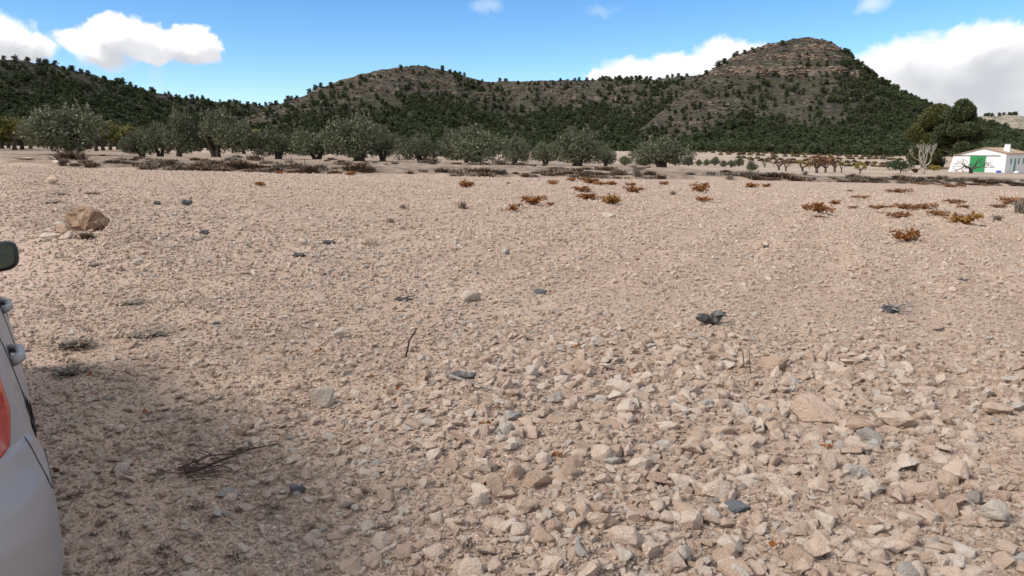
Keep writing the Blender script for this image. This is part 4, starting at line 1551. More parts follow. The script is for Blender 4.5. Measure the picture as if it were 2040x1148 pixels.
# yellow orchard behind the olives on the left
for k, px in enumerate([-30, -12, 4, 18, 30, 44, 60, 176, 192, 206, 220, 234, 248, 262, 470, 486]):
    d = 112 + (k * 7) % 26
    p = at_dist(px, d); m_ = mpp(p)
    tr = small_tree(60 + k % 4, 3.3, 5.2, 'dark_bark', 'almond', 1500, 4, 0.5, 0.1, 0.3, 0.20, 0.13, 4, 0.05) if k < 4 else [(c.name.split('.')[0], c.data) for c in yellow[k % 4].children]
    t = tree_thing('almond_tree', p, tr, 'yellow-leaved tree in the orchard seen behind the olive trees at left', 'fruit tree', (1, 1, random.uniform(.9, 1.15)), k * 1.1, 'yellow orchard trees behind the olives')
    if k == 0: yellow = []
    if k < 4: yellow.append(t)

# rows of far vines on the plain in front of the wood
vine_far = [bush_mesh('far_vine', 160 + k, M['far_vine' if k % 2 else 'far_vine_yellow'], 60, 0.2, 0.13) for k in range(4)]
kk = 0
for row, (d, p0, p1) in enumerate([(215, 1500, 1780), (245, 1470, 1800), (285, 1440, 1810), (318, 1380, 1780)]):
    for px in np.arange(p0, p1, 15 - row * 0.6):
        p = at_dist(px + random.uniform(-5, 5), d + random.uniform(-9, 9))
        o = obj('grape_vine', vine_far[kk % 4]); kk += 1
        o.location = p; o.scale = (2.0, 1.8, random.uniform(1.2, 1.7)); o.rotation_euler = (0, 0, kk)
        rown = ('nearest', 'second', 'third', 'farthest')[row]
        tag(o, 'small brownish vine in the %s of the far vine rows before the pine wood' % rown, 'vine', rown + ' of the far vine rows')

# ------------------------------------------------------------------ autumn vines on the field


def vine_parts(seed, leafmat, n=170, flatk=1.0):
    """vine about 1 m wide and 0.4 m tall, its canes sprawling from a stump"""
    r = np.random.default_rng(seed)
    random.seed(seed)
    mbk = MB()
    mbk.tube([(0, 0, -0.06), (0.01, 0, 0.06), (-0.01, 0.01, 0.13)], [0.035, 0.03, 0.022], 6, True, 0.15)
    C = []
    for k in range(10):
        a = 2 * math.pi * k / 10 + r.uniform(-.35, .35)
        L = r.uniform(0.28, 0.58)
        hgt = r.uniform(0.04, 0.32) * flatk
        pts = [(0, 0, .11)]
        for s in (0.35, 0.7, 1.0):
            pts.append((L * s * math.cos(a), L * s * math.sin(a), .11 + hgt * math.sin(s * 2.1) - 0.04 * s))
        mbk.tube(pts, [.011, .009, .006, .003], 4)
        C.append(np.array(pts))
    P = np.empty((n, 3))
    for i in range(n):
        c = C[r.integers(0, len(C))]
        t = r.uniform(0.2, 3.0)
        j = min(int(t), 2)
        P[i] = c[j] + (c[j + 1] - c[j]) * (t - j) + r.normal(0, 0.06, 3)
    P[:, 2] = np.maximum(P[:, 2], 0.025)
    return mbk.mesh('vine_cane', M['stick'], True), leaf_cloud('vine_leaves', P, 0.055, 0.042, M[leafmat], r, 0.0)


v_or = [vine_parts(210 + k, 'vine', 400) for k in range(6)]
v_br = [vine_parts(220 + k, 'vine_brown', 240, 0.7) for k in range(4)]
v_gr = [vine_parts(230 + k, 'vine_green', 380) for k in range(2)]
GRP = 'rust-leaved vines left on the field'
MID = 'low rust-orange vine in the cluster of vines at the far middle of the field'
RGT = 'low brownish vine in the sprawling patch of vines at the right of the field'
VINES = [
    (518, 371, 22, 11, 0, 'tiny orange vine alone at the far left of the field'), (558, 346, 20, 7, 0, 'flat orange vine on the far field edge near the stakes'),
    (698, 349, 28, 10, 0, 'small orange vine alone on the far field edge below the tallest olive'), (930, 374, 38, 18, 0, 'bushy orange vine alone in the far middle, left of the cluster'),
    (1012, 366, 10, 4, 0, 'speck-sized orange vine left of the far middle cluster'), (1022, 421, 26, 18, 0, 'small rust vine at the left tip of the widest middle vine'),
    (1062, 408, 62, 22, 0, 'wide orange vine at the left front of the middle cluster'), (1096, 409, 20, 8, 0, 'trailing end of vine right of the wide orange vine'),
    (1100, 368, 28, 12, 0, MID), (1138, 361, 24, 9, 0, MID), (1158, 359, 16, 7, 0, MID), (1178, 366, 42, 15, 0, MID), (1196, 369, 26, 8, 0, MID), (1160, 382, 40, 14, 0, MID),
    (1220, 369, 30, 10, 0, MID), (1256, 371, 28, 9, 0, MID), (1262, 382, 54, 14, 0, MID), (1170, 397, 58, 15, 0, MID),
    (1217, 407, 48, 24, 2, 'greenish-orange vine at the front of the middle cluster'), (1323, 369, 22, 10, 0, 'small orange vine between the middle cluster and the tall pair'),
    (1397, 383, 44, 24, 0, 'tall bushy rust vine right of the middle cluster'), (1402, 402, 38, 13, 0, 'flat orange vine just in front of the tall bushy rust vine'),
    (1497, 374, 32, 13, 0, 'orange vine left of a pair in the far right field'), (1527, 373, 20, 9, 0, 'smaller orange vine right of a pair in the far right field'),
    (1630, 424, 54, 25, 0, 'dense copper vine left of the sprawling patch at right'), (1663, 407, 24, 10, 0, 'small copper vine touching the back of the dense copper vine'),
    (1632, 434, 30, 8, 1, 'thin straggling vine in front of the dense copper vine'), (1700, 416, 24, 10, 1, RGT), (1715, 396, 40, 11, 1, RGT), (1692, 382, 16, 6, 1, RGT), (1790, 384, 56, 13, 1, RGT),
    (1750, 417, 42, 14, 1, RGT), (1800, 418, 76, 20, 1, RGT), (1788, 434, 70, 18, 1, RGT), (1842, 417, 54, 20, 1, RGT), (1870, 430, 54, 18, 1, RGT), (1900, 406, 46, 15, 1, RGT), (1918, 415, 38, 10, 1, RGT),
    (1925, 447, 68, 30, 2, 'tallest vine of the sprawling patch at right, ochre and rust'),
    (1805, 481, 66, 30, 0, 'nearest rust-brown vine, alone in the right foreground'), (2012, 407, 54, 24, 1, 'bushy brown vine at the right edge of the picture'),
    (1990, 414, 44, 10, 1, 'flat faded vine by the bushy brown vine at the right edge'), (1836, 368, 38, 7, 1, 'flat rusty vine on the far right field edge, left of another'),
    (1896, 373, 56, 11, 1, 'flat rusty vine on the far right field edge in front of the bare tree'), (1962, 371, 22, 8, 1, 'last small rusty vine on the far right field edge')]
for k, (px, py, w, h, kind, lab) in enumerate(VINES):
    p = at(px, py)
    m_ = mpp(p)
    src = (v_or, v_br, v_gr)[kind]
    st, lf = src[k % len(src)]
    t = empty('grape_vine', p, k * 1.3)
    sw = w * m_ / 1.02
    t.scale = (sw, sw * 0.9, max(h * m_ / 0.58, sw * 0.3))
    obj('stem', st, t); obj('foliage', lf, t)
    tag(t, lab, 'vine', GRP)

# ------------------------------------------------------------------ dry weeds


def tuft_mesh(name, seed, mat, n=90, spread=0.55, h=1.0, bl=0.022):
    """tussock about 1 wide, 0.7 tall of thin bent blades"""
    r = np.random.default_rng(seed)
    V, F, T = [], [], []
    for i in range(n):
        a = r.uniform(0, 6.283)
        b0 = np.array([r.normal(0, .13), r.normal(0, .13), -0.02])
        o = np.array([math.cos(a), math.sin(a), 0])
        L = r.uniform(.35, .75) * h
        lean = r.uniform(0.05, spread)
        side = np.array([-o[1], o[0], 0]) * bl * r.uniform(.6, 1.5)
        m1 = b0 + o * lean * .35 + np.array([0, 0, L * .62])
        e = b0 + o * lean + np.array([0, 0, L])
        k = len(V)
        V += [b0 - side, b0 + side, m1 + side * .8, m1 - side * .8, e]
        F += [[k, k + 1, k + 2, k + 3], [k + 3, k + 2, k + 4]]
        T += [r.random()] * 5
    return mesh_np(name, np.array(V), F, mat, False, {'tint': T})


tufts = [tuft_mesh('dry_tuft', 250 + k, M['weed'], 110, 0.6, 0.85, 0.03) for k in range(5)]
gtufts = [tuft_mesh('grey_tuft', 260 + k, M['weed_grey'], 110, 0.6, 0.9, 0.022) for k in range(4)]
WEEDS = [(922, 416, 24, 18, 1, 'round grey-brown tussock alone in the far middle of the field'), (803, 416, 14, 11, 1, 'small dark spiky tuft left of the round tussock'),
         (778, 444, 24, 11, 1, 'thin grey tuft of dead grass in the middle of the field'), (1340, 389, 16, 10, 1, 'small dark tuft below the vines, right of the middle cluster'),
         (1036, 412, 18, 9, 1, 'grey dead stalks beside the small rust vine'), (2034, 426, 40, 32, 1, 'tall grey-brown weed clump at the right edge of the picture'),
         (1985, 440, 28, 14, 1, 'thin grey skeletal weed by the right edge'), (172, 475, 44, 14, 0, 'dry weed at the foot of the brown boulder'),
         (1268, 352, 26, 22, 1, 'thin bare bush on the bank below the lone big olive'), (125, 330, 20, 16, 0, 'tall dry tuft beside the track at far left'),
         (185, 388, 34, 10, 0, 'dark flattened weed clump on the verge, beyond the boulder'), (115, 388, 40, 8, 1, 'grey mat of dead grass on the verge'),
         (110, 405, 50, 9, 1, 'grey strip of dead grass on the verge behind the boulder'), (195, 530, 40, 12, 1, 'grey matted grass between boulder and car'),
         (265, 606, 60, 14, 1, 'grey matted grass on the verge right of the car'), (150, 690, 80, 28, 1, 'grey straggling weed right next to the car'),
         (140, 745, 70, 26, 1, 'dead grass clump beside the car tail'), (300, 668, 80, 16, 1, 'flattened grey weeds in the left foreground')]
for k, (px, py, w, h, g, lab) in enumerate(WEEDS):
    p = at(px, py); m_ = mpp(p)
    o = obj('dry_weed', (gtufts if g else tufts)[k % 4])
    o.location = p; o.rotation_euler = (0, 0, k)
    o.scale = (w * m_ * (1.25 if k > 9 else 1), w * m_ * (1.25 if k > 9 else 1), h * m_ / .62 * (.55 if k > 9 else 1))
    tag(o, lab, 'weed')
# tussocks along the banks: the nearest as things, the rest as one mass
r = np.random.default_rng(501)
BX, BY, BS = [], [], []
for i in range(1200):
    u = r.uniform(-0.62, 0.9)
    e = float(np.interp(u, EDGE_U, EDGE_Y))
    if r.random() < 0.5:
        y = e + abs(r.normal(1.6, 1.3))
    else:
        y = e + r.uniform(0.5, 26) * (1.0 if u < 0.22 else 0.35)
    x = u * y
    dn = (0.5 if u < 0.2 else 0.3) + 1.5 * float(fbm(np.array([x * .16]), np.array([y * .16]), 2, 15)[0])
    if r.random() > dn: continue
    BX.append(x); BY.append(y); BS.append(r.gamma(3, 0.17) + 0.3)
BX, BY, BS = map(np.array, (BX, BY, BS))
BZ = ground_z(BX, BY)
vis = np.where(np.abs(BX / BY) < 0.68, BS / BY, 0)
od = np.argsort(-vis)
for c, i in enumerate(od[:110]):
    o = obj('dry_weed', (tufts + gtufts)[c % 9] if c % 3 else tufts[c % 5])
    o.location = (BX[i], BY[i], BZ[i]); o.rotation_euler = (0, 0, c)
    o.scale = (BS[i] * 1.15, BS[i] * 1.15, BS[i] * .48)
    zone = ('at the left below the olives', 'in the middle below the olives', 'at the right towards the farmhouse')[int(np.digitize(BX[i] / BY[i], [-.25, .2]))]
    tag(o, 'brown dry tussock on the weedy bank ' + zone, 'weed', 'dry tussocks on the bank ' + zone)
rs = od[110:]
zz = np.zeros(len(rs))
scatter('dry_bank_weeds', np.stack([BX[rs], BY[rs], BZ[rs]], -1), np.stack([zz, zz, r.uniform(0, 6.28, len(rs))], -1), np.stack([BS[rs] * 1.1, BS[rs] * 1.1, BS[rs] * .42], -1),
        r.integers(0, 9, len(rs)), tufts + gtufts, 'brown dry weeds growing along the banks and under the olives', 'weeds')

# ------------------------------------------------------------------ wood, sticks and dead leaves on the field


def lump(name, seed, mat, sc, rough=0.16, cuts=3):
    bm = bmesh.new()
    bmesh.ops.create_icosphere(bm, subdivisions=cuts, radius=0.5)
    o_ = Vector((seed * 2.1, seed, 3))
    for v in bm.verts:
        v.co += mnoise.noise_vector(v.co * 2.4 + o_) * rough + mnoise.noise_vector(v.co * Vector((4, 14, 14)) + o_) * rough * 0.3
        v.co = Vector((v.co.x * sc[0], v.co.y * sc[1], v.co.z * sc[2]))
    me = bpy.data.meshes.new(name); bm.to_mesh(me); bm.free()
    me.materials.append(mat)
    return me


# charred stump: a thick bent log end with an ashen head
p = at(1420, 650); m_ = mpp(p)
t = empty('charred_stump', p)
lo_ = obj('log', lump('charred_log', 4, M['char'], (.17, .10, .085), .22), t)
lo_.location = (-.05, .05, .055); lo_.rotation_euler = (0, .38, .1)
hd_ = obj('splinter_head', lump('ashen_head', 8, M['char_grey'], (.13, .10, .10), .24), t)
hd_.location = (.035, .05, .07); hd_.rotation_euler = (0, -.5, .3)
b = MB()
for k in range(5):
    y0 = -.03 + .014 * k
    b.tube([(.01, y0 * .5 - .005, .10), (.05, y0 - .012, .135 - abs(k - 2) * .008), (.10, y0 + .005, .125 - abs(k - 2) * .01), (.125, y0 + .02, .085)], [.006, .009, .008, .003], 6, True, .2)
b.build('splinter', M['char_grey'], t, True)
t.scale = (1.0 * m_ * 60 / .27,) * 3
tag(t, 'charred black and ashen vine stump lying on the stones at right', 'stump')

# dark root piece with twigs
p = at(1775, 624); m_ = mpp(p)
t = empty('dead_root', p)
obj('root', lump('dead_root', 5, M['char'], (40 * m_, 24 * m_, 14 * m_), .26), t).location = (0, 0.03, 6 * m_)
b = MB()
for (x1, z1, x2, z2, y2) in ((30, 12, 66, 14, .05), (20, 14, 60, 20, .1), (-5, 20, -12, 32, .05), (10, 16, 30, 8, -.05), (5, 12, 22, 22, .1), (0, 10, 16, 6, -.06), (15, 6, 40, 4, -.04)):
    b.tube([(0, 0.02, 10 * m_), (x1 * m_, y2 * .5, z1 * m_), (x2 * m_, y2, z2 * m_)], [.012, .009, .005], 5)
b.build('twigs', M['dry_stick'], t)
tag(t, 'dead dark root with splayed twigs at the right of the field', 'root')


def stick(pts_px, rad, mat, lab, ups=None, name='stick', twigs=0):
    """stick through ground points under photo pixels; ups = heights above ground in metres"""
    P = [at(x, y) for x, y in pts_px]
    o0 = P[0]
    t = MB()
    pts = []
    for i, q in enumerate(P):
        pts.append(q - o0 + Vector((0, 0, (ups[i] if ups else 0.012))))
    t.tube(pts, [rad * (1 - .5 * i / len(pts)) for i in range(len(pts))], 6, True, .15)
    for k in range(twigs):
        i = random.randrange(len(pts) - 1)
        s = pts[i].lerp(pts[i + 1], random.random())
        e = s + Vector((random.uniform(-.09, .09), random.uniform(-.06, .06), random.uniform(0.0, .05)))
        t.tube([s, (s + e) / 2 + Vector((0, 0, .01)), e], [rad * .5, rad * .4, rad * .2], 4)
    o = t.build(name, M[mat])
    o.location = o0
    return tag(o, lab, 'stick')


p0 = at(806, 712); m_ = mpp(p0)
b = MB()
b.tube([(0, 0, -.03), (6 * m_, .01, 16 * m_), (10 * m_, .02, 34 * m_), (18 * m_, .03, 46 * m_), (25 * m_, .03, 58 * m_)], [.009, .009, .008, .007, .005], 6, True, .15)
o = b.build('stick', M['stick']); o.location = p0
tag(o, 'dark stick standing upright out of the ground left of centre', 'stick')
stick([(885, 752), (920, 765), (955, 773), (990, 782)], .011, 'dry_stick', 'long pale curved stick lying left of centre', [.03, .03, .02, .012])
p = at(920, 757); m_ = mpp(p)
o = obj('charred_wood', lump('charred_wood', 9, M['char_grey'], (52 * m_, 30 * m_, 18 * m_), .2)); o.location = p + Vector((0, .05, 5 * m_))
tag(o, 'blackened lump of wood behind the long pale stick', 'charred wood')
for px, py, w, h, lab in ((655, 488, 26, 10, 'small black piece of wood at far left of mid-field'), (595, 512, 26, 9, 'thin black burnt branch piece left of mid-field'),
                          (800, 600, 34, 8, 'flat burnt stick left of the domed cream stone'), (372, 409, 24, 14, 'black forked vine root at the far left'),
                          (312, 408, 16, 8, 'small black root chip left of the forked root'), (407, 469, 18, 12, 'dark stone-like wood lump below the black roots'),
                          (1528, 494, 14, 6, 'black wood chip in the right middle distance'), (1875, 661, 20, 5, 'black splinter of wood at the right'), (1920, 563, 26, 7, 'dark clod of wood at the far right')):
    p = at(px, py); m_ = mpp(p)
    t = empty('burnt_wood', p)
    obj('log', lump('burnt_wood', px % 17 + 1, M['char'], (w * m_, w * m_ * .5, h * m_), .22, 2), t).location = (0, .03, h * m_ * .35)
    b = MB()
    for k in range(3):
        a = k * 2.2 + px
        b.tube([(0, .03, h * m_ * .4), (w * m_ * .4 * math.cos(a), .03, h * m_ * (.6 + .2 * k)), (w * m_ * .75 * math.cos(a), .05, h * m_ * (.5 + .35 * k))], [.010, .008, .004], 5)
    b.build('twig', M['stick'], t)
    tag(t, lab, 'burnt wood')
stick([(1400, 672), (1430, 686), (1465, 700)], .006, 'dry_stick', 'thin pale twig below the charred stump', None, twigs=2)
stick([(1495, 745), (1490, 735)], .004, 'stick', 'thin upright stalk right of the middle foreground', [0, .16])
stick([(1483, 740), (1478, 728)], .004, 'stick', 'second thin upright stalk, left of its twin', [0, .12])
stick([(370, 955), (430, 935), (500, 905), (560, 890)], .006, 'stick', 'thin dark twig in the shaded lower left', [.03, .035, .03, .02], twigs=8)
stick([(355, 945), (420, 925), (470, 915)], .005, 'stick', 'thin dark twig behind another in the shaded lower left', [.03, .05, .03], twigs=9)
stick([(955, 1105), (1000, 1112), (1035, 1108)], .006, 'stick', 'short dark stick at the bottom of the picture', None)
stick([(1690, 540), (1735, 548)], .006, 'stick', 'fine dark twig lying in the right middle distance', None, twigs=4)
stick([(1210, 918), (1255, 925), (1290, 922)], .006, 'stick', 'dark twig among stones right of the bottom cluster', None, twigs=3)
# twig heap in the lower left
p = at(395, 945); m_ = mpp(p)
b = MB(); random.seed(5)
for k in range(60):
    a = random.uniform(-.5, .5) + (math.pi if random.random() < .5 else 0)
    s = Vector((random.gauss(0, 27) * m_, random.gauss(0, .05), random.uniform(.005, .05)))
    e = s + Vector((math.cos(a) * random.uniform(.04, .14), math.sin(a) * .08, random.uniform(-.01, .035)))
    b.tube([s, (s + e) / 2 + Vector((0, 0, .008)), e], [.0021, .0017, .001], 4, False)
o = b.build('twig_heap', M['stick']); o.location = p
tag(o, 'heap of fine dead twigs in the shaded lower left', 'twigs')
# dead grass crumbs between the stones in front
r = np.random.default_rng(9)
cx, cy = r.uniform(-.66, .5, 260), r.uniform(2.5, 5.2, 260)
cx = cx * cy
crumb = [tuft_mesh('crumb', 270 + k, M['stick'], 26, 0.9, 0.35, 0.012) for k in range(3)]
cs = r.uniform(.05, .13, 260)
z0 = np.zeros(260)
scatter('dead_grass_litter', np.stack([cx, cy, ground_z(cx, cy) + .004], -1), np.stack([z0, z0, r.uniform(0, 6.28, 260)], -1), np.stack([cs, cs, cs * .28], -1), r.integers(0, 3, 260), crumb,
        'dark crumbs of dead grass between the stones in front', 'litter')
# fallen leaves
lv = leaf_cloud('fallen_leaf', np.zeros((3, 3)) + np.random.default_rng(3).normal(0, .012, (3, 3)), 0.02, 0.015, M['vine'], np.random.default_rng(4))
for px, py in ((752, 757), (797, 779), (630, 706), (193, 752), (295, 826), (1556, 1098), (962, 851), (1112, 912), (1640, 896), (1145, 695), (1266, 748), (1090, 570), (170, 690)):
    p = at(px, py)
    o = obj('fallen_leaf', lv); o.location = p + Vector((0, 0, .03)); o.rotation_euler = (0, 0, px)
    tag(o, 'small rust-orange fallen leaf among the stones', 'leaf', 'fallen orange leaves')

# ------------------------------------------------------------------ stakes by the olives
for px, py, hp, lab in ((581, 335, 21, 'thin dark stake left of its twin on the bank below the olives'), (608, 341, 23, 'thin dark stake right of its twin on the bank below the olives')):
    p = at(px, py); m_ = mpp(p)
    b = MB(); b.tube([(0, 0, -.2), (.01, 0, hp * m_ * .5), (0.0, 0, hp * m_)], [.03, .028, .025], 6)
    o = b.build('stake', M['iron']); o.location = p
    tag(o, lab, 'stake')

# ------------------------------------------------------------------ farmhouse


def farmhouse():
    c0 = at_dist(2007, 160)                 # near corner between gable and long wall
    m_ = mpp(c0)
    gdir = Vector((-0.66, 0.751, 0))         # along the gable to the left
    ldir = Vector((0.62, 0.785, 0))         # along the long wall to the right
    nrm = Vector((-0.62, -0.785, 0))        # gable faces this way
    root = empty('farmhouse', c0)
    ang = math.atan2(-gdir.y, -gdir.x)
    # local frame: x along the gable from left end to corner, y back
    gx = -gdir
    root.rotation_euler = (0, 0, ang)
    W = 97 * m_ / (-(gdir.x) * 1.0 + 0.0)   # gable width in metres
    W = 8.3
    eave, apex, D = 3.4, 4.3, 13.0
    b = MB()
    # walls, gable at y=0 spanning x -W..0
    P = [(-W, 0, -.6), (0, 0, -.6), (0, 0, eave), (-W * .44, 0, apex), (-W, 0, eave * .88)]
    Q = [(x, D, z) for x, y, z in P]
    b.add(P + Q, [(0, 1, 2, 3, 4), (9, 8, 7, 6, 5), (1, 6, 7, 2), (0, 4, 9, 5), (2, 7, 8, 3), (3, 8, 9, 4)])
    b.build('wall', M['white_wall'], root)
    # sloping buttress on the left
    b = MB()
    b.add([(-W - 1.0, -.02, -.6), (-W - .004, -.02, -.6), (-W - .004, -.02, eave * .86), (-W - .25, -.02, eave * .86), (-W - 1.0, 2.2, -.6), (-W - .004, 2.2, -.6), (-W - .004, 2.2, eave * .86), (-W - .25, 2.2, eave * .86)],
          [(0, 1, 2, 3), (7, 6, 5, 4), (0, 3, 7, 4), (3, 2, 6, 7), (1, 5, 6, 2)])
    b.build('buttress', M['white_wall'], root)
    # tiled roof: two slopes of barrel tiles in courses
    def slope(x0, z0, x1, z1, name):
        b = MB()
        n_ = 54
        ln = math.hypot(x1 - x0, z1 - z0)
        nx, nz = -(z1 - z0) / ln, (x1 - x0) / ln
        if nz < 0: nx, nz = -nx, -nz
        th = .10
        b.add([(x0, -.18, z0 + .02), (x1, -.18, z1 + .02), (x1, D + .1, z1 + .02), (x0, D + .1, z0 + .02),
               (x0 + nx * th, -.18, z0 + nz * th), (x1 + nx * th, -.18, z1 + nz * th), (x1 + nx * th, D + .1, z1 + nz * th), (x0 + nx * th, D + .1, z0 + nz * th)],
              [(0, 1, 2, 3), (4, 7, 6, 5), (0, 4, 5, 1), (1, 5, 6, 2), (2, 6, 7, 3), (3, 7, 4, 0)])
        for k in range(n_):
            y = -.14 + (D + .2) * k / n_
            b.tube([(x0 + nx * th, y, z0 + nz * th), (x1 + nx * th, y, z1 + nz * th)], .085, 6, True)
        return b.build(name, M['tile'], root)
    dx = -W * .44
    slope(dx, apex, .35, eave - (apex - eave) * .35 / (W * .44), 'roof')
    slope(dx, apex, -W - .2, eave * .88 - .06, 'roof')
    b = MB(); b.tube([(dx, -.2, apex + .12), (dx, D + .12, apex + .12)], .13, 8)
    b.build('ridge', M['tile'], root)
    # sliding door and rail
    b = MB()
    d0, d1, dh = -5.7, -3.2, 2.95
    b.box((d0, -.10, .02), (d1, -.03, dh))
    door = b.build('door', M['green_paint'], root)
    b = MB()
    for k in range(9):
        x = d0 + (d1 - d0) * (k + .5) / 9
        b.box((x - .015, -.125, .03), (x + .015, -.102, dh - .02))
    b.build('door_rib', M['green_paint'], door)
    b = MB(); b.tube([(d0 - 2.5, -.12, dh + .09), (-.9, -.12, dh + .09)], .05, 6)
    b.build('door_rail', M['iron'], root)
    # chimney: tapered white block
    b = MB()
    cxm, cym = -.9, 3.4
    for (x0, x1, z0, z1) in ((.58, .36, 3.2, 5.0), (.42, .42, 5.002, 5.08)):
        v = [(cxm - x0, cym - x0, z0), (cxm + x0, cym - x0, z0), (cxm + x0, cym + x0, z0), (cxm - x0, cym + x0, z0),
             (cxm - x1, cym - x1, z1), (cxm + x1, cym - x1, z1), (cxm + x1, cym + x1, z1), (cxm - x1, cym + x1, z1)]
        b.add(v, [(0, 3, 2, 1), (4, 5, 6, 7), (0, 1, 5, 4), (1, 2, 6, 5), (2, 3, 7, 6), (3, 0, 4, 7)])
    b.build('chimney', M['white_wall'], root)
    # openings of the long wall (faces +x)
    for y0, y1, z0, z1, nm in ((2.6, 3.3, 1.5, 2.55, 'window'), (4.9, 5.8, .05, 2.5, 'side_door'), (7.2, 7.9, 1.5, 2.55, 'window'), (10, 10.7, 1.5, 2.55, 'window')):
        b = MB(); b.box((.012, y0, z0), (.06, y1, z1))
        w_ = b.build(nm, M['teal_paint'], root)
        b = MB(); b.box((.004, y0 - .1, z0 - .1), (.04, y1 + .1, z0 - .003)); b.box((.004, y0 - .1, z1 + .003), (.03, y1 + .1, z1 + .09))
        b.build('surround', M['white_wall'], w_)
    tag(root, 'white farmhouse with big green barn door, tiled roof and tapered chimney', 'farmhouse')
    # things in front of it
    def local(x, y, z=0.0):
        v = Matrix.Rotation(ang, 3, 'Z') @ Vector((x, y, 0))
        q = c0 + v
        return Vector((q.x, q.y, max(gz(q.x, q.y), c0.z - .1)))
    b = MB(); b.box((-.32, -.22, 0), (.32, .22, .04))
    for s in (-1, 1):
        b.box((-.32, s * .22 - .015, .042), (.32, s * .22 + .015, .4)); b.box((s * .32 - .015, -.2, .042), (s * .32 + .015, .2, .4))
    o = b.build('crate', M['blue_plastic']); o.location = local(-.75, -.6); o.rotation_euler = (0, 0, ang)
    tag(o, 'blue plastic crate at the right foot of the gable wall', 'crate')
    me = lump('sack', 3, M['white_plastic'], (.95, .6, .42), .12)
    o = obj('sack', me); o.location = local(1.3, 2.0) + Vector((0, 0, .17))
    tag(o, 'white sack lying by the shaded long wall of the farmhouse', 'sack')


M['tile'] = mat_plain('clay_tile', (0.30, 0.215, 0.15), 0.85, 0.3, 1.2)
farmhouse()

# ------------------------------------------------------------------ parked car at the left edge


def car_material(name):
    m, nt, p, out = material(name)
    co = obj_co(nt)
    dirt = noise(nt, co, 7.0, 6, 0.7)
    sp = nt.nodes.new('ShaderNodeSeparateXYZ'); nt.links.new(co, sp.inputs[0])
    low = maprange(nt, sp.outputs[2], 0.95, 0.2)
    k = math_node(nt, 'MULTIPLY', maprange(nt, dirt, 0.35, 0.75), math_node(nt, 'ADD', math_node(nt, 'MULTIPLY', low, 0.5), 0.12))
    col = mixcol(nt, k, (0.265, 0.258, 0.268), (0.31, 0.26, 0.225))
    setp(nt, p, Base_Color=col, Metallic=0.15, Roughness=maprange(nt, dirt, 0.3, 0.8, 0.42, 0.62))
    p.inputs['Coat Weight'].default_value = 0.15
    p.inputs['Coat Roughness'].default_value = 0.12
    return m


M['car'] = car_material('silver_car_paint')
M['trim'] = mat_plain('black_trim', (0.012, 0.012, 0.013), 0.45, 0.1)
M['glass'] = mat_plain('dark_car_glass', (0.02, 0.025, 0.025), 0.05, 0.05, coat=0.5)
M['mirror'] = mat_plain('mirror_glass', (0.075, 0.115, 0.112), 0.03, 0.02, metallic=1.0)
M['tyre'] = mat_plain('tyre_rubber', (0.018, 0.017, 0.017), 0.85, 0.2)
M['rim'] = mat_plain('alloy_rim', (0.42, 0.42, 0.43), 0.35, 0.05, metallic=0.7)


def lens_material():
    m, nt, p, out = material('tail_light_lens')
    co = obj_co(nt)
    n = noise(nt, co, 18, 4, .7)
    sp = nt.nodes.new('ShaderNodeSeparateXYZ'); nt.links.new(co, sp.inputs[0])
    col = mixcol(nt, maprange(nt, sp.outputs[2], 0.84, 0.88), (0.30, 0.012, 0.008), (0.42, 0.06, 0.02))
    col = mixcol(nt, maprange(nt, n, 0.5, 0.75, 0, 0.5), col, (0.55, 0.30, 0.20))
    setp(nt, p, Base_Color=col, Roughness=0.22)
    p.inputs['Coat Weight'].default_value = 0.4
    return m


M['lens'] = lens_material()


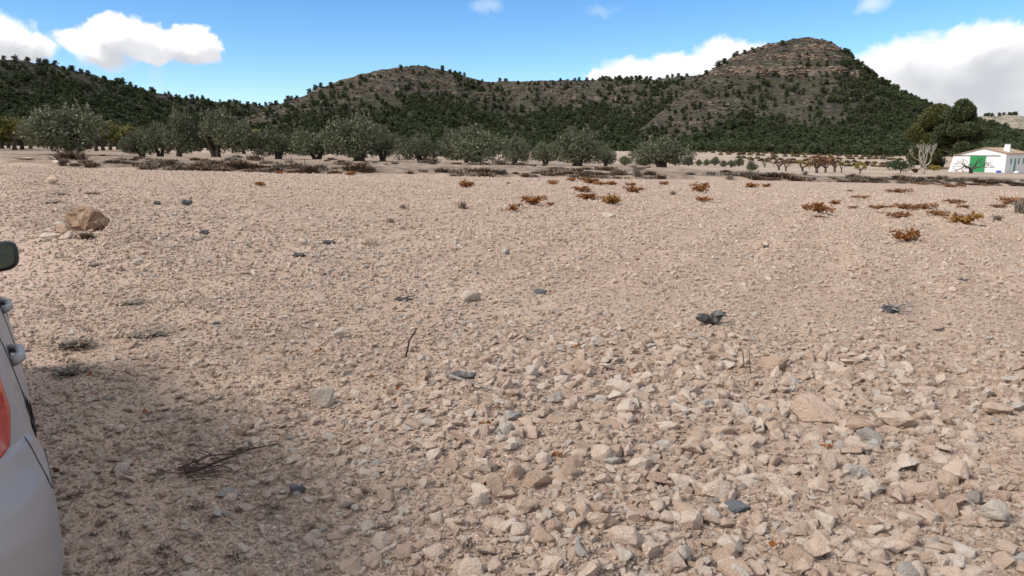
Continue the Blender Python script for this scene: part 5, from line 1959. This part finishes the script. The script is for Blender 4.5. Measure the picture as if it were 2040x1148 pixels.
def build_car():
    Zk = [.17, .24, .33, .45, .56, .62, .72, .82, .90, .95, 1.0, 1.08, 1.2, 1.32, 1.42, 1.47, 1.49]
    Wk = [.88, .90, .905, .903, .895, .88, .862, .842, .824, .808, .79, .76, .735, .685, .63, .54, .38]
    Rk_ = [-.02, -.04, -.045, -.035, -.005, .04, .065, .08, .10, .12, .15, .2, .3, .42, .56, .72, 1.0]
    Fk_ = [4.0, 4.06, 4.1, 4.12, 4.1, 4.08, 4.03, 3.95, 3.75, 3.3, 2.98, 2.86, 2.62, 2.4, 2.2, 2.05, 1.8]

    def S(s, z):
        """point of the body skin; s runs 0 rear centre .. 1 front centre along the right side"""
        W = np.interp(z, Zk, Wk); yr = np.interp(z, Zk, Rk_); yf = np.interp(z, Zk, Fk_)
        rr = min(.34, W * .6)
        rf = min(.6, W * .7)
        # segment lengths: rear face, rear corner, side, front corner, front face
        if s < .12:
            k = s / .12
            return np.array([k * (W - rr), yr + .035 * k * k, z])
        if s < .30:
            k = (s - .12) / .18 * math.pi / 2
            return np.array([W - rr + rr * math.sin(k), yr + .035 + rr * (1 - math.cos(k)), z])
        if s < .80:
            k = (s - .30) / .5
            y0, y1 = yr + .035 + rr, yf - rf * .8
            return np.array([W + .012 * math.sin(k * math.pi), y0 + (y1 - y0) * k, z])
        if s < .93:
            k = (s - .80) / .13 * math.pi / 2
            return np.array([W - rf + rf * math.cos(k), yf - rf * .8 + rf * .72 * math.sin(k), z])
        k = (s - .93) / .07
        return np.array([(W - rf) * (1 - k), yf - rf * .08 * (1 - k * k), z])

    def nrm(s, z):
        e = 1e-3
        a = S(min(s + e, 1), z) - S(max(s - e, 0), z)
        b = S(s, min(z + .004, 1.49)) - S(s, max(z - .004, .17))
        n = np.cross(a, b)
        return n / (np.linalg.norm(n) + 1e-12)

    root = empty('parked_car', (0, 0, 0))
    zs = np.concatenate([np.linspace(.17, 1.42, 56), [1.445, 1.47, 1.482, 1.49]])
    sv = np.concatenate([np.linspace(0, .12, 7)[:-1], np.linspace(.12, .30, 15)[:-1], np.linspace(.30, .80, 30)[:-1], np.linspace(.80, .93, 12)[:-1], np.linspace(.93, 1, 5)])

    def skin(side):
        V, F = [], []
        for z in zs:
            for s in sv:
                q = S(s, z); V.append((q[0] * side, q[1], q[2]))
        nsv = len(sv)
        for i in range(len(zs) - 1):
            for j in range(nsv - 1):
                f = [i * nsv + j, i * nsv + j + 1, (i + 1) * nsv + j + 1, (i + 1) * nsv + j]
                # wheel openings
                c = np.mean([V[k] for k in f], axis=0)
                if any((c[1] - wy) ** 2 + (c[2] - .31) ** 2 < .36 ** 2 for wy in (.86, 3.42)) and abs(c[0]) > .6 and c[2] < .68:
                    continue
                F.append(f if side > 0 else f[::-1])
        o = len(V) - nsv
        return V, F
    V, F = skin(1)
    V2, F2 = skin(-1)
    b = MB(); b.add(V, F); b.add(V2, F2)
    # roof and floor
    top = [S(s, 1.49) for s in sv]
    b.add([tuple(q) for q in top] + [(-q[0], q[1], q[2]) for q in reversed(top)], [list(range(2 * len(top)))])
    b.build('body', M['car'], root, True)
    b = MB(); b.box((-.74, .3, .16), (.74, 3.8, .20)); 
    b.build('underside', M['trim'], root)

    def patch(name, sa, sb, z0, z1, off, mat, parent=root, n=18, side=1, smooth=True):
        """raised panel following the skin; sa, sb give its edges along s for each height"""
        V, F = [], []
        for i in range(n + 1):
            z = z0 + (z1 - z0) * i / n
            for j in range(n + 1):
                a, c = sa(z), sb(z)
                s = a + (c - a) * j / n
                edge = i in (0, n) or j in (0, n)
                q = S(s, z) + nrm(s, z) * (-.004 if edge else off)
                V.append((q[0] * side, q[1], q[2]))
        for i in range(n):
            for j in range(n):
                f = [i * (n + 1) + j, i * (n + 1) + j + 1, (i + 1) * (n + 1) + j + 1, (i + 1) * (n + 1) + j]
                F.append(f if side > 0 else f[::-1])
        return obj(name, mesh_np(name, np.array(V), F, M[mat], smooth), parent)

    for sd in (1, -1):
        # rear bumper corner: tall wing behind the wheel, then the lower shell
        bz = lambda z: .345 - .05 * max(0, (z - .5) / .2)
        patch('rear_bumper', lambda z: 0.0, lambda z: np.interp(z, [.2, .46, .50, .62, .70], [.345, .345, .33, .325, .275]), .20, .70, .012, 'car', side=sd, n=30)
        patch('tail_light', lambda z: np.interp(z, [.65, .74, .85, .99], [.08, .06, .06, .09]), lambda z: np.interp(z, [.65, .70, .80, .90, .99], [.18, .235, .258, .262, .255]), .65, .99, .014, 'lens', side=sd, n=24)
        # windows
        patch('rear_side_window', lambda z: np.interp(z, [1.0, 1.36], [.35, .37]), lambda z: .545, 1.0, 1.36, .004, 'glass', side=sd)
        patch('front_side_window', lambda z: .56, lambda z: np.interp(z, [1.0, 1.36], [.80, .74]), 1.0, 1.36, .004, 'glass', side=sd)
        # door handles
        for s0 in (.405, .585):
            g = patch('door_handle_recess', lambda z: s0 - .022, lambda z: s0 + .004, .76, .84, .002, 'trim', side=sd, n=6)
            q = [S(s0 - .032 + .038 * k / 5, .80) for k in range(6)]
            nn = nrm(s0, .80)
            hb = MB()
            pts = [tuple((qq + nn * (.008 if k in (0, 5) else .034)) * np.array([sd, 1, 1])) for k, qq in enumerate(q)]
            hb.tube(pts, [.019, .019, .015, .015, .018, .018], 10)
            hb.build('door_handle', M['car'], root, True)
        # seams
        sm = MB()
        for s0, za, zb_ in ((.365, .55, .98), (.55, .25, 1.0), (.725, .3, .98)):
            sm.tube([tuple((S(s0, z) + nrm(s0, z) * .0005) * np.array([sd, 1, 1])) for z in np.linspace(za, zb_, 14)], .0035, 4)
        sm.build('door_seam', M['trim'], root)
        bs = MB()
        pth = [(.256, .70), (.262, .66), (.268, .60), (.274, .545), (.286, .512), (.305, .50), (.36, .498)]
        fine = [(float(np.interp(t_, range(7), [q[0] for q in pth])), float(np.interp(t_, range(7), [q[1] for q in pth]))) for t_ in np.linspace(0, 6, 40)]
        bs.tube([tuple((S(a_, z_) + nrm(a_, z_) * .0125) * np.array([sd, 1, 1])) for a_, z_ in fine], .002, 5)
        bs.build('bumper_seam', M['trim'], root)
        # mirror
        ms = .735
        base = S(ms, .97)
        mm = MB()
        mm.tube([tuple(base * np.array([sd, 1, 1])), ((base[0] + .09) * sd, base[1] - .01, 1.0)], .028, 8)
        hs_ = []
        bmq = bmesh.new()
        bmesh.ops.create_icosphere(bmq, subdivisions=4, radius=1.0)
        for v in bmq.verts:
            x, y, z = v.co
            ex = lambda t: math.copysign(abs(t) ** .62, t)
            v.co = Vector(((base[0] + .075 + .092 * ex(x)) * sd, base[1] + (.11 * y if y > 0 else .035 * ex(y)), 1.01 + .08 * ex(z) + .012 * ex(x)))
        me = bpy.data.meshes.new('mirror_housing'); bmq.to_mesh(me); bmq.free()
        me.materials.append(M['trim']); me.polygons.foreach_set('use_smooth', np.ones(len(me.polygons), bool))
        mo = obj('wing_mirror', me, root)
        mm.build('mirror_arm', M['trim'], mo)
        pl = MB(); ring = []
        for k in range(28):
            t_ = 2 * math.pi * k / 28
            ex = lambda t: math.copysign(abs(t) ** .6, t)
            ring.append(((base[0] + .075 + .070 * ex(math.cos(t_))) * sd, base[1] - .0385, 1.012 + .06 * ex(math.sin(t_)) + .012 * ex(math.cos(t_))))
        pl.add(ring, [list(range(28)) if sd < 0 else list(range(28))[::-1]])
        pl.build('mirror_glass', M['mirror'], mo)
    # rear window and windscreen
    for sd in (1, -1):
        patch('rear_window', lambda z: 0.0, lambda z: .14, 1.02, 1.38, .004, 'glass', side=sd)
        patch('windscreen', lambda z: .88, lambda z: 1.0, 1.02, 1.40, .004, 'glass', side=sd)
        patch('headlight', lambda z: .84, lambda z: .93, .68, .82, .008, 'rim', side=sd)
        for wy in (.86, 3.42):
            w = MB()
            prof = [(.20, .10), (.285, .10), (.31, .07), (.31, -.07), (.285, -.10), (.20, -.10)]
            nseg = 28
            vs_ = []
            for k in range(nseg):
                a = 2 * math.pi * k / nseg
                for rr_, xx in prof:
                    vs_.append(((.77 + xx) * sd, wy + rr_ * math.cos(a), .31 + rr_ * math.sin(a)))
            fs_ = []
            np_ = len(prof)
            for k in range(nseg):
                for j in range(np_):
                    fs_.append((k * np_ + j, k * np_ + (j + 1) % np_, ((k + 1) % nseg) * np_ + (j + 1) % np_, ((k + 1) % nseg) * np_ + j))
            w.add(vs_, fs_)
            wh = w.build('wheel', M['tyre'], root, True)
            rm = MB()
            rm.tube([((.80) * sd, wy, .31), ((.85) * sd, wy, .31)], [.2, .198], 24)
            for k in range(5):
                a = 2 * math.pi * k / 5
                rm.tube([(.862 * sd, wy + .03 * math.cos(a), .31 + .03 * math.sin(a)), (.858 * sd, wy + .19 * math.cos(a), .31 + .19 * math.sin(a))], [.035, .024], 6)
            rm.build('rim', M['rim'], wh, True)
    HEAD = R(36)
    fwd = Vector((-math.sin(HEAD), math.cos(HEAD), 0)); rgt = Vector((math.cos(HEAD), math.sin(HEAD), 0))
    hs0 = S(.405, .80)
    want = Vector((-1.97, 2.80, 0))         # where the rear door handle stands
    org = want - rgt * hs0[0] - fwd * hs0[1]
    gzs = [gz(*(org + rgt * sx_ + fwd * wy).xy) for sx_ in (-.77, .77) for wy in (.86, 3.42)]
    root.location = (org.x, org.y, float(np.mean(gzs)))
    root.rotation_euler = (0, 0, HEAD)
    tag(root, 'dusty silver-white car parked at the left edge with red tail light', 'car')


build_car()
